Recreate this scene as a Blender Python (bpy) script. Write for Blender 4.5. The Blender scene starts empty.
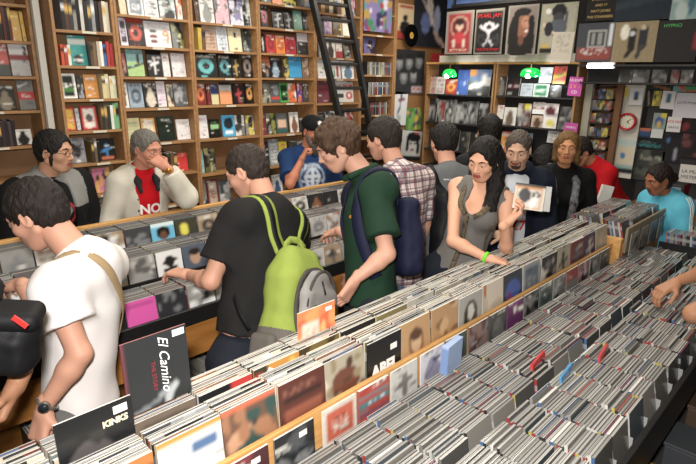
import bpy, bmesh, math, random
import numpy as np
from mathutils import Vector, Matrix
from mathutils.bvhtree import BVHTree
SC = bpy.context.scene
COL = SC.collection
# ---------------------------------------------------------------- camera
FOC, PITCH, ROLL, YAW, CAMH = 540.0, 0.27999, 0.01566, 0.76636, 1.97
_cp, _sp = math.cos(PITCH), math.sin(PITCH)
_fh = np.array([math.cos(YAW), math.sin(YAW), 0]); _rh = np.array([math.sin(YAW), -math.cos(YAW), 0]); _up = np.array([0, 0, 1.0])
FWD = _cp*_fh - _sp*_up; _dn = -_sp*_fh - _cp*_up
RGT = math.cos(ROLL)*_rh - math.sin(ROLL)*_dn; DWN = math.sin(ROLL)*_rh + math.cos(ROLL)*_dn
CAM = np.array([0, 0, CAMH])
cd = bpy.data.cameras.new('camera'); cam = bpy.data.objects.new('camera', cd); COL.objects.link(cam)
cd.sensor_width = 36; cd.lens = 36*FOC/696; cd.clip_start = .05; cd.clip_end = 60
cam.matrix_world = Matrix(((RGT[0], -DWN[0], -FWD[0], 0), (RGT[1], -DWN[1], -FWD[1], 0), (RGT[2], -DWN[2], -FWD[2], CAMH), (0, 0, 0, 1)))
SC.camera = cam
# ---------------------------------------------------------------- light
w = bpy.data.worlds.new('world'); SC.world = w; w.use_nodes = True
w.node_tree.nodes['Background'].inputs[0].default_value = (1, .96, .9, 1)
w.node_tree.nodes['Background'].inputs[1].default_value = .28
SC.view_settings.view_transform = 'Standard'; SC.view_settings.look = 'None'
SC.view_settings.exposure = 0.12; SC.view_settings.gamma = 1; SC.view_settings.use_curve_mapping = False
def area(name, loc, size, size_y, power, color, target=None):
    l = bpy.data.lights.new(name, 'AREA'); l.shape = 'RECTANGLE'; l.size = size; l.size_y = size_y; l.energy = power; l.color = color
    o = bpy.data.objects.new(name, l); o.location = loc; COL.objects.link(o)
    if target is not None:
        o.rotation_euler = (Vector(target)-Vector(loc)).to_track_quat('-Z', 'Y').to_euler()
    return o
# the photographer's flash and the shop's ceiling tubes
area('camera_flash', (-.02, .06, 2.09), .10, .06, 78, (1, .97, .93), (2.6, 2.4, 1.45))
for i, (lx, ly) in enumerate(((1.2, 1.75), (3.3, 1.75), (2.2, 3.0), (4.3, 3.0))):
    area('ceiling_light', (lx, ly, 3.0), 1.3, .3, 24, (1, .93, .82))

# ---------------------------------------------------------------- measuring: a photo point on a known plane of the shop
def ray(u, v): return FWD + RGT*(u-348)/FOC + DWN*(v-232)/FOC
def at_y(u, v, y): r = ray(u, v); return CAM + r*(y/r[1])
def at_x(u, v, x): r = ray(u, v); return CAM + r*(x/r[0])
def at_z(u, v, z): r = ray(u, v); return CAM + r*((z-CAMH)/r[2])
def at_d(u, v, d): return CAM + ray(u, v)*d

# ---------------------------------------------------------------- colours and materials
def lin(c): return c/12.92 if c <= .04045 else ((c+.055)/1.055)**2.4
def hx(h):
    if not isinstance(h, str): return tuple(h)
    h = h.lstrip('#')
    if len(h) == 3: h = ''.join(c*2 for c in h)
    return tuple(lin(int(h[i:i+2], 16)/255) for i in (0, 2, 4))
MATS = {}
def mat(name, color='#888', rough=.6, metal=0, spec=.5, emit=0, noise=0, nscale=8, bump=0, bscale=60, stretch=None, attr=None, alpha=1, color2=None, coat=0, trans=0):
    if name in MATS: return MATS[name]
    m = bpy.data.materials.new(name); m.use_nodes = True; nt = m.node_tree; b = nt.nodes['Principled BSDF']
    c = hx(color)
    b.inputs['Base Color'].default_value = (*c, 1); b.inputs['Roughness'].default_value = rough; b.inputs['Metallic'].default_value = metal
    b.inputs['Specular IOR Level'].default_value = spec; b.inputs['Coat Weight'].default_value = coat
    b.inputs['Transmission Weight'].default_value = trans
    if alpha < 1: b.inputs['Alpha'].default_value = alpha
    if emit: b.inputs['Emission Color'].default_value = (*c, 1); b.inputs['Emission Strength'].default_value = emit
    tc = nt.nodes.new('ShaderNodeTexCoord'); mp = nt.nodes.new('ShaderNodeMapping'); nt.links.new(tc.outputs['Object'], mp.inputs[0])
    if stretch: mp.inputs['Scale'].default_value = stretch
    src = None
    if attr:
        a = nt.nodes.new('ShaderNodeVertexColor'); a.layer_name = attr; src = a.outputs[0]
    if noise or color2:
        n = nt.nodes.new('ShaderNodeTexNoise'); n.inputs['Scale'].default_value = nscale; n.inputs['Detail'].default_value = 5
        nt.links.new(mp.outputs[0], n.inputs['Vector'])
        mx = nt.nodes.new('ShaderNodeMix'); mx.data_type = 'RGBA'
        rp = nt.nodes.new('ShaderNodeMapRange'); rp.inputs['From Min'].default_value = .3; rp.inputs['From Max'].default_value = .7
        nt.links.new(n.outputs['Fac'], rp.inputs[0]); nt.links.new(rp.outputs[0], mx.inputs[0])
        if src is not None:
            mu = nt.nodes.new('ShaderNodeMix'); mu.data_type = 'RGBA'; mu.blend_type = 'MULTIPLY'; mu.inputs[0].default_value = 1
            mx.inputs[6].default_value = (1, 1, 1, 1); mx.inputs[7].default_value = (1-noise,)*3+(1,)
            nt.links.new(src, mu.inputs[6]); nt.links.new(mx.outputs[2], mu.inputs[7]); src = mu.outputs[2]
        else:
            mx.inputs[6].default_value = (*c, 1)
            mx.inputs[7].default_value = (*(hx(color2) if color2 else tuple(x*(1-noise) for x in c)), 1)
            src = mx.outputs[2]
    if src is not None: nt.links.new(src, b.inputs['Base Color'])
    if bump:
        n2 = nt.nodes.new('ShaderNodeTexNoise'); n2.inputs['Scale'].default_value = bscale; n2.inputs['Detail'].default_value = 4
        nt.links.new(mp.outputs[0], n2.inputs['Vector'])
        bp = nt.nodes.new('ShaderNodeBump'); bp.inputs['Strength'].default_value = bump; bp.inputs['Distance'].default_value = .01
        nt.links.new(n2.outputs['Fac'], bp.inputs['Height']); nt.links.new(bp.outputs[0], b.inputs['Normal'])
    MATS[name] = m
    return m
PRINT = mat('printed_cover', rough=.32, attr='art', spec=.5)
PAPER = mat('printed_paper', rough=.75, attr='art', spec=.3)
CASE = mat('jewel_case_plastic', rough=.22, attr='art', spec=.6)
WOOD = mat('shelf_wood', '#a57c50', .55, noise=.35, nscale=6, stretch=(1, 8, 8), bump=.1, color2='#8a6440')
WOODL = mat('pale_ply', '#d3a467', .5, noise=.2, nscale=5, stretch=(1, 8, 8), color2='#bd8b50')
WOODB = mat('shelf_back_wood', '#866343', .7, noise=.3, nscale=5, color2='#765434')
WOODF = mat('rack_front_wood', '#b0773c', .5, noise=.3, nscale=4, stretch=(1, 6, 6), color2='#93602c')
BLACK = mat('black_paint', '#161616', .45)
DARK = mat('dark_board', '#242322', .7)
GREYM = mat('grey_metal_strip', '#77756f', .35, metal=.6)

# ---------------------------------------------------------------- object helpers
def link(name, me, m=None, parent=None, loc=None):
    o = bpy.data.objects.new(name, me); COL.objects.link(o)
    if m is not None:
        for q in (m if isinstance(m, (list, tuple)) else [m]): me.materials.append(q)
    if parent is not None: o.parent = parent
    if loc is not None: o.location = loc
    return o
def tag(o, label=None, cat=None, group=None, kind=None):
    if label: o['label'] = label
    if cat: o['category'] = cat
    if group: o['group'] = group
    if kind: o['kind'] = kind
    return o
def thing(name, label, cat, loc=(0, 0, 0), rz=0, group=None, rot=None):
    o = bpy.data.objects.new(name, None); o.empty_display_size = .05; COL.objects.link(o); o.location = loc
    o.rotation_euler = rot if rot else (0, 0, rz)
    return tag(o, label, cat, group)
class MB:
    def __init__(s): s.v = []; s.f = []
    def add(s, v, f):
        n = len(s.v); s.v += [tuple(p) for p in v]; s.f += [tuple(i+n for i in q) for q in f]; return s
    def box(s, a, b):
        (x0, y0, z0), (x1, y1, z1) = a, b
        return s.add([(x0,y0,z0),(x1,y0,z0),(x1,y1,z0),(x0,y1,z0),(x0,y0,z1),(x1,y0,z1),(x1,y1,z1),(x0,y1,z1)],
                     [(0,3,2,1),(4,5,6,7),(0,1,5,4),(1,2,6,5),(2,3,7,6),(3,0,4,7)])
    def tube(s, pts, r, n=10, cap=True):
        pts = [Vector(p) for p in pts]; rr = r if isinstance(r, (list, tuple)) else [r]*len(pts)
        v = []; f = []; ref = None
        for i, p in enumerate(pts):
            d = (pts[min(i+1, len(pts)-1)]-pts[max(i-1, 0)]).normalized()
            if ref is None: ref = Vector((0, 0, 1)) if abs(d.z) < .9 else Vector((1, 0, 0))
            a = d.cross(ref).normalized(); b = d.cross(a).normalized(); ref = -b if False else ref
            for k in range(n):
                t = 2*math.pi*k/n; v.append(p+(a*math.cos(t)+b*math.sin(t))*rr[i])
        for i in range(len(pts)-1):
            for k in range(n): f.append((i*n+k, i*n+(k+1) % n, (i+1)*n+(k+1) % n, (i+1)*n+k))
        if cap: f.append(tuple(range(n-1, -1, -1))); f.append(tuple((len(pts)-1)*n+k for k in range(n)))
        return s.add(v, f)
    def lathe(s, prof, n=24, center=(0, 0, 0), axis='z'):
        v = []; f = []
        for r, z in prof:
            for k in range(n):
                t = 2*math.pi*k/n
                p = (r*math.cos(t), r*math.sin(t), z)
                if axis == 'x': p = (p[2], p[0], p[1])
                if axis == 'y': p = (p[0], p[2], p[1])
                v.append((p[0]+center[0], p[1]+center[1], p[2]+center[2]))
        for i in range(len(prof)-1):
            for k in range(n): f.append((i*n+k, i*n+(k+1) % n, (i+1)*n+(k+1) % n, (i+1)*n+k))
        return s.add(v, f)
    def build(s, name, m=None, parent=None, smooth=False, bevel=0, loc=None):
        me = bpy.data.meshes.new(name); me.from_pydata(s.v, [], s.f); me.update()
        bm = bmesh.new(); bm.from_mesh(me); bmesh.ops.recalc_face_normals(bm, faces=bm.faces)
        bm.to_mesh(me); bm.free()
        if smooth: me.shade_smooth()
        o = link(name, me, m, parent, loc)
        if bevel:
            b = o.modifiers.new('bevel', 'BEVEL'); b.width = bevel; b.segments = 2; b.limit_method = 'ANGLE'
        return o
def bx(name, a, b, m, parent=None, bevel=0): return MB().box(a, b).build(name, m, parent, bevel=bevel)
def struct(o): o['kind'] = 'structure'; return o
def setcol(me, cols, name='art'):
    ca = me.color_attributes.new(name, 'FLOAT_COLOR', 'POINT')
    arr = np.ones((len(me.vertices), 4), np.float32); c_ = np.asarray(cols, np.float32).reshape(-1, 3); arr[:, :3] = c_*.84+c_.mean(1, keepdims=True)*.16+.004; ca.data.foreach_set('color', arr.ravel())  # greys every colour slightly and lifts blacks: haze put into the colour

# ---------------------------------------------------------------- cover art: a small painter on a grid of vertex colours
class Art:
    def __init__(s, bg, nx=16, nz=16, seed=0):
        s.nx, s.nz = nx, nz; s.a = np.zeros((nz, nx, 3)); s.a[:] = hx(bg); s.r = np.random.RandomState(seed)
        s.Z, s.X = np.meshgrid((np.arange(nz)+.5)/nz, (np.arange(nx)+.5)/nx, indexing='ij')   # z up
    def rect(s, x0, z0, x1, z1, c): s.a[(s.X >= x0) & (s.X <= x1) & (s.Z >= z0) & (s.Z <= z1)] = hx(c); return s
    def ell(s, x, z, rx, rz, c): s.a[((s.X-x)/rx)**2+((s.Z-z)/rz)**2 <= 1] = hx(c); return s
    def line(s, x0, z0, x1, z1, w, c):
        dx, dz = x1-x0, z1-z0; L = dx*dx+dz*dz+1e-9; t = np.clip(((s.X-x0)*dx+(s.Z-z0)*dz)/L, 0, 1)
        s.a[np.hypot(s.X-x0-t*dx, s.Z-z0-t*dz) <= w] = hx(c); return s
    def grain(s, k): s.a *= 1+k*(s.r.rand(s.nz, s.nx, 1)-.5)*2; s.a = s.a.clip(0, 1); return s
    def dots(s, z0, z1, x0, x1, c, p=.55):
        m = (s.X >= x0) & (s.X <= x1) & (s.Z >= z0) & (s.Z <= z1) & (s.r.rand(s.nz, s.nx) < p); s.a[m] = hx(c); return s
    def blobs(s, cols, n=8, rr=.16):
        for i in range(n): s.ell(s.r.rand(), s.r.rand(), rr*(.4+s.r.rand()), rr*(.4+s.r.rand()), cols[s.r.randint(len(cols))])
        return s
def make_art(style, c1, c2, seed, nx=14, nz=18):
    A = Art(c1, nx, nz, seed); r = A.r; c3 = '#e8e4da' if sum(hx(c1)) < 1 else '#33302e'
    if style == 'plain': A.dots(.78, .86, .15, .85, c2, .6)
    elif style == 'band': A.rect(0, .42, 1, .62, c2).dots(.48, .56, .15, .85, '#eee', .5)
    elif style == 'top': A.rect(0, .72, 1, 1, c2).dots(.8, .88, .15, .85, c3, .5)
    elif style == 'bottom': A.rect(0, 0, 1, .35, c2).dots(.8, .88, .15, .85, c3, .5)
    elif style == 'half': A.rect(0, 0, 1, .5, c2)
    elif style == 'portrait': A.ell(.5, .3, .34, .32, c2).ell(.5, .6, .18, .2, c2).dots(.88, .95, .1, .9, c3, .5)
    elif style == 'figure': A.line(.5, .15, .5, .6, .09, c2).line(.25, .45, .75, .55, .06, c2).ell(.5, .7, .1, .09, c2)
    elif style == 'disc': A.ell(.5, .48, .36, .3, c2).ell(.5, .48, .16, .13, c1).dots(.86, .94, .1, .9, c3, .5)
    elif style == 'blob': A.blobs([c2, c1, c3], 9, .2)
    elif style == 'photo': A.blobs([c2, c1, c2, '#777', '#221f1f'], 14, .2).grain(.3)
    elif style == 'text':
        for k in range(6): A.dots(.12+k*.13, .17+k*.13, .12, .88, c2, .7)
    elif style == 'frame': A.rect(.12, .1, .88, .9, c2).dots(.3, .6, .25, .75, c1, .5)
    elif style == 'land': A.rect(0, .55, 1, 1, c2).line(0, .3, 1, .5, .05, c3).rect(.6, .5, .75, .85, c3)
    for q in range(5):
        z = r.rand(); x = r.rand()*.7; A.dots(z, z+.05, x, x+.3, [c3, c2, '#8a8680'][q % 3], .7)
    A.grain(.14)
    return A
def art_mesh(name, w, h, t, art, edge='#ddd8cc', spine=None):
    nx, nz = art.nx, art.nz
    xs = np.linspace(-w/2, w/2, nx+1); zs = np.linspace(0, h, nz+1)
    v = []; c = []; f = []
    # front: each cell its own colour, blended at shared corners
    a = art.a; pad = np.pad(a, ((1, 1), (1, 1), (0, 0)), 'edge')
    vc = (pad[:-1, :-1]+pad[1:, :-1]+pad[:-1, 1:]+pad[1:, 1:])/4
    for j in range(nz+1):
        for i in range(nx+1): v.append((xs[i], -t/2, zs[j])); c.append(vc[j, i])
    for j in range(nz):
        for i in range(nx): k = j*(nx+1)+i; f.append((k, k+1, k+nx+2, k+nx+1))
    e = hx(edge); sp = hx(spine) if spine else tuple(art.a[:, 0].mean(0))
    def q(p, col):
        n = len(v); v.extend(p); c.extend([col]*4); f.append((n, n+1, n+2, n+3))
    x, y = w/2, t/2
    q([(-x, y, 0), (-x, -y, 0), (-x, -y, h), (-x, y, h)], sp)
    q([(x, -y, 0), (x, y, 0), (x, y, h), (x, -y, h)], e)
    q([(-x, -y, h), (x, -y, h), (x, y, h), (-x, y, h)], e)
    q([(-x, y, 0), (x, y, 0), (x, -y, 0), (-x, -y, 0)], e)
    q([(x, y, 0), (-x, y, 0), (-x, y, h), (x, y, h)], tuple(art.a.mean((0, 1))))
    me = bpy.data.meshes.new(name); me.from_pydata(v, [], f); setcol(me, c)
    return me
def text_mesh(s, size, ext=.0004, align='CENTER', shear=0, bold=0):
    cu = bpy.data.curves.new('txt', 'FONT'); cu.body = s; cu.size = size; cu.extrude = ext; cu.align_x = align; cu.align_y = 'CENTER'; cu.shear = shear
    cu.offset = bold; cu.resolution_u = 3
    o = bpy.data.objects.new('txt', cu); COL.objects.link(o)
    me = bpy.data.meshes.new_from_object(o.evaluated_get(bpy.context.evaluated_depsgraph_get()))
    bpy.data.objects.remove(o); return me
def lettering(s, size, m, parent, x, y, z, rz=0, roll=0, **k):
    """text standing in the parent's xz plane, read from -y"""
    me = text_mesh(s, size, **k)
    o = link('lettering', me, m, parent); o.rotation_euler = (math.pi/2, roll, rz); o.location = (x, y, z); return o
# ================================================================ room
PLASTER = mat('plaster', '#b9ad98', .85, noise=.1)
FLOORM = mat('floor_tiles', '#4a4038', .5, noise=.35, nscale=3)
CEILM = mat('ceiling_paint', '#c9c3b6', .9)
struct(bx('floor', (-2.2, -2.2, -.1), (5.72, 4.4, 0), FLOORM))
struct(bx('ceiling', (-2.2, -2.2, 3.1), (5.72, 4.4, 3.2), CEILM))
struct(bx('wall_left', (-2.3, -2.2, 0), (-2.2, 4.4, 3.1), PLASTER))
struct(bx('wall_back', (-2.2, 4.3, 0), (5.72, 4.4, 3.1), PLASTER))
struct(bx('wall_front', (-2.2, -2.3, 0), (5.72, -2.2, 3.1), PLASTER))
struct(bx('wall_right', (5.62, -2.2, 0), (5.72, 4.4, 3.1), mat('dark_wall', '#2b2724', .8, noise=.3)))

# ================================================================ book wall
ORD = ['highest visible', 'second', 'third', 'fourth', 'fifth', 'sixth', 'seventh', 'eighth']
def shelf_unit(name, uL, uR, yF, vs, label, z0=0.0, ztop=2.98, depth=.24, v0=60, drop=()):
    xL = at_y(uL, v0, yF)[0]; xR = at_y(uR, v0, yF)[0]; cx = (uL+uR)/2
    t = thing('bookcase', label, 'bookcase', (xL, yF, 0), group='wall bookcases')
    W = xR-xL
    bx('side_panel', (0.001, 0, z0), (.02, depth, ztop), WOOD, t, .002); bx('side_panel', (W-.02, 0, z0), (W-.001, depth, ztop), WOOD, t, .002)
    bx('back_panel', (.02, depth-.012, z0), (W-.02, depth, ztop), WOODB, t)
    zs = [at_y(cx, v, yF)[2] for v in vs]
    step = np.mean(-np.diff(zs)) if len(zs) > 1 else .25
    ex = [zs[0]+step, zs[0]+2*step, zs[0]+3*step]; lo = [zs[-1]-step*(k+1) for k in range(12)]
    for z in zs+[q for q in ex if q < ztop-.08]+[q for q in lo if q > .05]+[ztop]:
        sh_ = bx('shelf', (.02, .003, z-.018), (W-.02, depth-.012, z), WOOD, t, .0015)
        if zs[-1]-.01 < z <= zs[0]+.01: bx('shelf_label', (W*.45, .001, z-.016), (W*.45+.09, .003, z-.002), mat('label_card', '#c9c3b2', .6), sh_)
    bx('plinth', (.02, .02, 0), (W-.02, .035, .05), WOOD, t)
    return dict(x0=xL, x1=xR, yF=yF, zs=zs, W=W)
def spread(unit, k, items, bay, proto='book'):
    """items: (u0, u1, vtop, style, c1, c2, words) measured in the photo on shelf k of the unit"""
    zb = unit['zs'][k]+.001; cur = unit['x0']+.024
    lim = unit['x1']-.024
    for it in items:
        u0, u1, vt, st, c1, c2, words = it[:7]
        vb = 100; yb = unit['yF']+.055
        x0 = at_y(u0, max(vt, 5)+12, yb)[0]; x1 = at_y(u1, max(vt, 5)+12, yb)[0]
        h = max(.09, min(.235, at_y((u0+u1)/2, max(vt, -6), yb)[2]-zb))
        x0 = max(x0, cur); x1 = min(x1, lim)
        if x1-x0 < .015: continue
        lab = f"{words}, {ORD[k]} shelf, {bay}"
        if st == 'S':
            cols = c1.split(); n = len(cols); wd = (x1-x0)/n; r = random.Random(int(u0*7+vt))
            for i, c in enumerate(cols):
                hh = h*r.uniform(.86, 1.0); A = Art(c, 3, 12, i)
                A.rect(0, .6+r.uniform(-.1, .1), 1, .8, r.choice(['#ddd', '#c9a24a', '#222', c])).grain(.1)
                o = link('book', art_mesh('book', wd-.002, hh, .13, A), PRINT)
                o.location = (x0+wd*(i+.5), unit['yF']+.085+r.uniform(-.006, .006), zb)
                tag(o, f"{words.replace('*', NAMEC(c))} {['first','second','third','fourth','fifth','sixth','seventh','eighth','ninth','tenth','eleventh','twelfth','thirteenth'][i]} from left, {ORD[k]} shelf, {bay}", 'book', 'books shelved spine out')
            cur = x1; continue
        wd = x1-x0-.003; t = .012
        A = make_art(st, c1, c2, int(u0*31+vt*7), nx=max(8, int(wd/.007)), nz=max(10, int(h/.007)))
        if len(it) > 7: it[7](A)
        o = link('book', art_mesh('book', wd, h-.004, t, A), PRINT)
        lean = it[8] if len(it) > 8 else 0
        o.location = (x0+wd/2+.0015, yb+.008+(int(u0) % 3)*.004, zb+.0015); o.rotation_euler = (-.13, lean, 0)
        tag(o, lab, 'book', 'books shelved cover out'); cur = x1
def NAMEC(c):
    r, g, b = hx(c); L = (r+g+b)/3; mx, mn = max(r, g, b), min(r, g, b)
    if mx-mn < .06 or mx < .03: return 'black' if L < .03 else 'dark grey' if L < .12 else 'grey' if L < .35 else 'cream' if r > b+.04 and L < .75 else 'white'
    if r == mx and g > .55*r: return 'yellow' if b < .3*r else 'tan'
    if r == mx: return 'dark red' if r < .25 else ('orange' if g > .2 and b < .2 else 'red')
    if g == mx: return 'green'
    return 'blue'
YF = 3.80
U = {}
U['L'] = shelf_unit('L', -75, 37, 3.97, [39, 76, 112, 149], 'wooden bookcase at the left edge, set back behind the white post')
U['A'] = shelf_unit('A', 56, 118.5, YF, [31, 66, 99, 131, 164, 197, 232], 'wooden bookcase directly right of the white post')
U['B'] = shelf_unit('B', 118.5, 193, YF, [17, 47, 77, 108, 143, 176, 208], 'wooden bookcase bay behind the man in the white jacket')
U['C'] = shelf_unit('C', 193, 259.5, YF, [24, 51, 78, 105, 138, 172, 207], 'wooden bookcase bay right above the green backpack wearer')
U['D'] = shelf_unit('D', 259.5, 315.5, YF, [5, 29, 54, 78, 103, 134, 165, 200], 'wooden bookcase bay directly left of the black ladder')
U['E'] = shelf_unit('E', 315.5, 361, YF, [14, 35, 58, 79, 103, 128], 'wooden bookcase bay behind the black ladder')
U['F'] = shelf_unit('F', 361, 394.5, YF, [35, 54, 75, 95, 115, 137], 'narrow wooden bookcase of discs, right of the ladder')
a0 = at_y(40, 60, 3.95)[0]; a1 = at_y(46, 60, 3.95)[0]
xa = U['A']['x0']
struct(bx('trim_1', (U['L']['x1']+.004, 3.93, 0), (U['L']['x1']+.042, 3.965, 3.1), mat('white_paint', '#d9d6cc', .6)))
struct(bx('trim_2', (U['F']['x1']+.002, 3.80, 0), (U['F']['x1']+.03, 4.04, 3.1), WOOD))
bL = 'far left bookcase'
spread(U['L'], 0, [(-4, 9, 2, 'S', '#222 #5a2318 #1c1c1e #6b3022', '', 'tall * spine'), (10, 20.5, 10, 'plain', '#c79a2c', '#e6c663', 'mustard yellow book left of its twin'), (21, 32, 11, 'plain', '#cfa637', '#e9cd70', 'mustard yellow book right of its twin')], bL)
spread(U['L'], 1, [(-4, 9, 43, 'bottom', '#b3423c', '#3b4440', 'red-topped grey cover'), (10, 36, 43, 'plain', '#a9a8a6', '#777', 'grey cover with red band and black 2', lambda A: A.rect(0, .5, 1, .64, '#7d1722').rect(.0, .64, 1, 1, '#c8c9c6').line(.78, .9, .9, .85, .05, '#222').line(.9, .85, .78, .7, .05, '#222').line(.78, .7, .92, .7, .04, '#222'))], bL)
spread(U['L'], 2, [(-4, 16, 85, 'portrait', '#1d1b1a', '#7c705c', 'dark cover with pale figure'), (18, 37, 80, 'plain', '#73746f', '#555', 'grey cover with wide red band', lambda A: A.rect(0, .36, 1, .62, '#b3191f').dots(.44, .54, .2, .8, '#ddd', .6))], bL)
spread(U['L'], 3, [(-4, 14, 119, 'S', '#241f20 #3a2b2e #2b2426 #4a3a3c #262022', '', '* spine'), (15, 33, 129, 'portrait', '#d8d5cc', '#15110f', 'white-framed cover with dark portrait')], bL)
bA = 'bookcase right of white post'
spread(U['A'], 0, [(59, 111, -1, 'S', '#2a2a2c #5a3c34 #3d3f42 #8d8a86 #1d1d1f #c9c4b8 #28292b #35383c #8a8c90 #1e1e20 #4b3a32 #d2cab5 #c5bda8', '', '* spine')], bA)
spread(U['A'], 1, [(59, 69, 44, 'S', '#c84f30 #b03a28 #e0d8c8', '', '* spine'), (69, 87, 35, 'top', '#1d8f8c', '#2a9b97', 'teal paperback with white band', lambda A: A.rect(0, .7, 1, .88, '#c9d2cc').ell(.45, .2, .25, .16, '#3a2a26').dots(.12, .22, .2, .7, '#ddd', .6)), (88, 116, 41, 'S', '#5f4a38 #7d6448 #b9ad97 #e4e0d4 #3465a0 #b5352d #a8252b', '', '* spine')], bA)
spread(U['A'], 2, [(61, 77, 73, 'frame', '#e6e6e0', '#1f2a22', 'white-edged black cover with green strip', lambda A: A.rect(.15, .25, .85, .45, '#3f7a3a')), (78, 84, 75, 'photo', '#8a8f95', '#333', 'grey photo cover'), (85, 99, 74, 'plain', '#cf8a32', '#eee', 'orange paperback'), (100, 116, 73, 'S', '#cfc08e #c9bb86 #d6ccab #bfc7a4', '', '* spine')], bA)
spread(U['A'], 3, [(62, 76, 107, 'frame', '#c4302c', '#d9b23c', 'red and yellow cover'), (77, 81, 108, 'plain', '#bfc1c4', '#555', 'slim grey cover'), (82, 98, 106, 'frame', '#c2212a', '#e4ddd0', 'red-framed white cover with small portrait', lambda A: A.ell(.5, .5, .2, .18, '#555')), (99, 117, 102, 'S', '#33302c #4a3f38 #2f3a30 #d8d8cf #6fae78 #78b784', '', '* spine')], bA)
spread(U['A'], 4, [(63, 86, 138, 'photo', '#8d8c93', '#4c4a52', 'lilac grey photo cover'), (90, 98, 138, 'S', '#3d2f2a #6a5a48 #241f1c', '', '* spine'), (99, 116, 138, 'figure', '#121417', '#2f77b5', 'black cover with bright blue figures', lambda A: A.rect(.1, .05, .9, .18, '#b9623a'))], bA)
spread(U['A'], 5, [(76, 92, 168, 'portrait', '#17181a', '#8d6a52', 'black cover with a face'), (94, 112, 168, 'blob', '#c86f8d', '#d9a14f', 'pink patterned cover')], bA)
spread(U['A'], 6, [(84, 116, 200, 'S', '#4a3423 #8a6a3d #2b241f #6a4a30 #94773f #2a2a2c #55402c', '', '* spine')], bA)
bB = 'bay behind white-jacketed man'
spread(U['B'], 0, [(121, 128, -5, 'plain', '#cfc29c', '#a89', 'cream book'), (129, 145, -4, 'frame', '#d6d8d8', '#7a8794', 'white-framed blue photo cover'), (146, 160, -4, 'text', '#d9dadb', '#333', 'white cover with black text'), (161, 177, -3, 'photo', '#8ba3a4', '#c9d4d2', 'teal grey cover'), (178, 187, -2, 'blob', '#d8652f', '#eee', 'orange and white cover')], bB)
spread(U['B'], 1, [(120, 127.5, 17, 'frame', '#d8cfe0', '#2a1a30', 'purple framed cover'), (128.5, 145, 18, 'disc', '#171313', '#c9402a', 'black cover with red guitar', lambda A: A.rect(0, .85, 1, 1, '#a8321e')), (146, 172, 21, 'plain', '#dadadf', '#bbb', 'white cover with discs and orange numeral', lambda A: A.ell(.32, .62, .14, .06, '#3c4a3c').ell(.32, .42, .14, .06, '#7a2a2a').ell(.32, .22, .14, .06, '#6a2320').ell(.8, .55, .12, .12, '#e08a2a').ell(.8, .55, .05, .05, '#dadadf').line(.9, .5, .85, .2, .04, '#e08a2a')), (173, 188, 22, 'photo', '#6f7a2f', '#cfd4a0', 'olive green photo cover')], bB)
spread(U['B'], 2, [(121, 127, 52, 'photo', '#5a2a22', '#a55', 'dark red cover'), (128, 145, 49, 'land', '#9fc37a', '#7fb2b4', 'white-framed green landscape cover'), (148, 163, 50, 'figure', '#141416', '#d8d8da', 'black cover with white figure'), (164, 171, 53, 'plain', '#dcd9d8', '#a66', 'white booklet'), (173, 187, 53, 'plain', '#d9d5d8', '#c8b7c0', 'leaning white book')], bB)
spread(U['B'], 3, [(121.5, 129, 82, 'figure', '#dcdcd8', '#222', 'white cover with black drawing'), (129.5, 144, 83, 'disc', '#93a7b8', '#56646f', 'pale blue cover with dark tree'), (144.5, 158, 82, 'portrait', '#2b2826', '#cfc5b4', 'dark cover with pale shape'), (158.5, 167, 81, 'text', '#dcd7dc', '#c9c', 'white pamphlet'), (168, 174, 84, 'photo', '#cfc3a4', '#7a3a2a', 'cream cover'), (174.5, 188, 83, 'photo', '#5a5d60', '#a2a5a8', 'grey patterned cover')], bB)
spread(U['B'], 4, [(122, 142, 118, 'text', '#d3c894', '#8a8', 'cream yellow cover'), (143, 157, 118, 'frame', '#d9a552', '#e8dfc8', 'orange-edged cream cover'), (159, 175, 116, 'top', '#16241c', '#24382c', 'dark green cover'), (177.5, 191, 119, 'plain', '#e2dfdf', '#caa', 'white cover with pink edge')], bB)
spread(U['B'], 5, [(165, 175, 150, 'S', '#3a4a38 #6a4632 #2c2a26', '', '* spine'), (176, 189, 153, 'plain', '#d0241c', '#e8bcb0', 'bright red book')], bB)
spread(U['B'], 6, [(166, 176, 184, 'photo', '#8a6a3a', '#223', 'ochre photo cover'), (178, 190, 181, 'photo', '#22484a', '#c9a050', 'teal photo cover')], bB)
bC = 'bay above green backpack'
spread(U['C'], 0, [(196, 200, 0, 'plain', '#4a3020', '#865', 'slim brown book'), (201, 215, -3, 'portrait', '#d5d8d4', '#8a8c8a', 'white cover with grey figure'), (216, 230, -3, 'photo', '#dba9b5', '#e8c8d0', 'pink cover'), (231, 244, -2, 'photo', '#cfd0e0', '#8a86b5', 'white and violet cover'), (244.5, 256, -2, 'photo', '#d3dad6', '#b9c9c4', 'pale green white cover')], bC)
spread(U['C'], 1, [(195.5, 203, 27, 'S', '#b9a02c #6d4d33', '', '* spine'), (204, 217, 25, 'text', '#b79a80', '#6d3f30', 'brown and cream cover'), (218, 229, 26, 'text', '#cdd2d8', '#7088a0', 'white cover with blue lines'), (230, 243, 27, 'plain', '#e6d9a8', '#ddd', 'cream cover with tiny black picture', lambda A: A.rect(.4, .6, .6, .8, '#222')), (244, 256, 28, 'photo', '#3c4744', '#8a9a94', 'dark grey green cover')], bC)
spread(U['C'], 2, [(196, 218, 53, 'disc', '#0f1618', '#58b5b8', 'black cover with teal swirl left'), (219, 232, 54, 'disc', '#101517', '#4b9aa2', 'black cover with teal ring right'), (233, 242, 54, 'figure', '#1f1a12', '#b99a4a', 'dark cover with gold figure'), (243, 257, 54, 'disc', '#15120f', '#8d8078', 'black cover with white arc')], bC)
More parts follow.
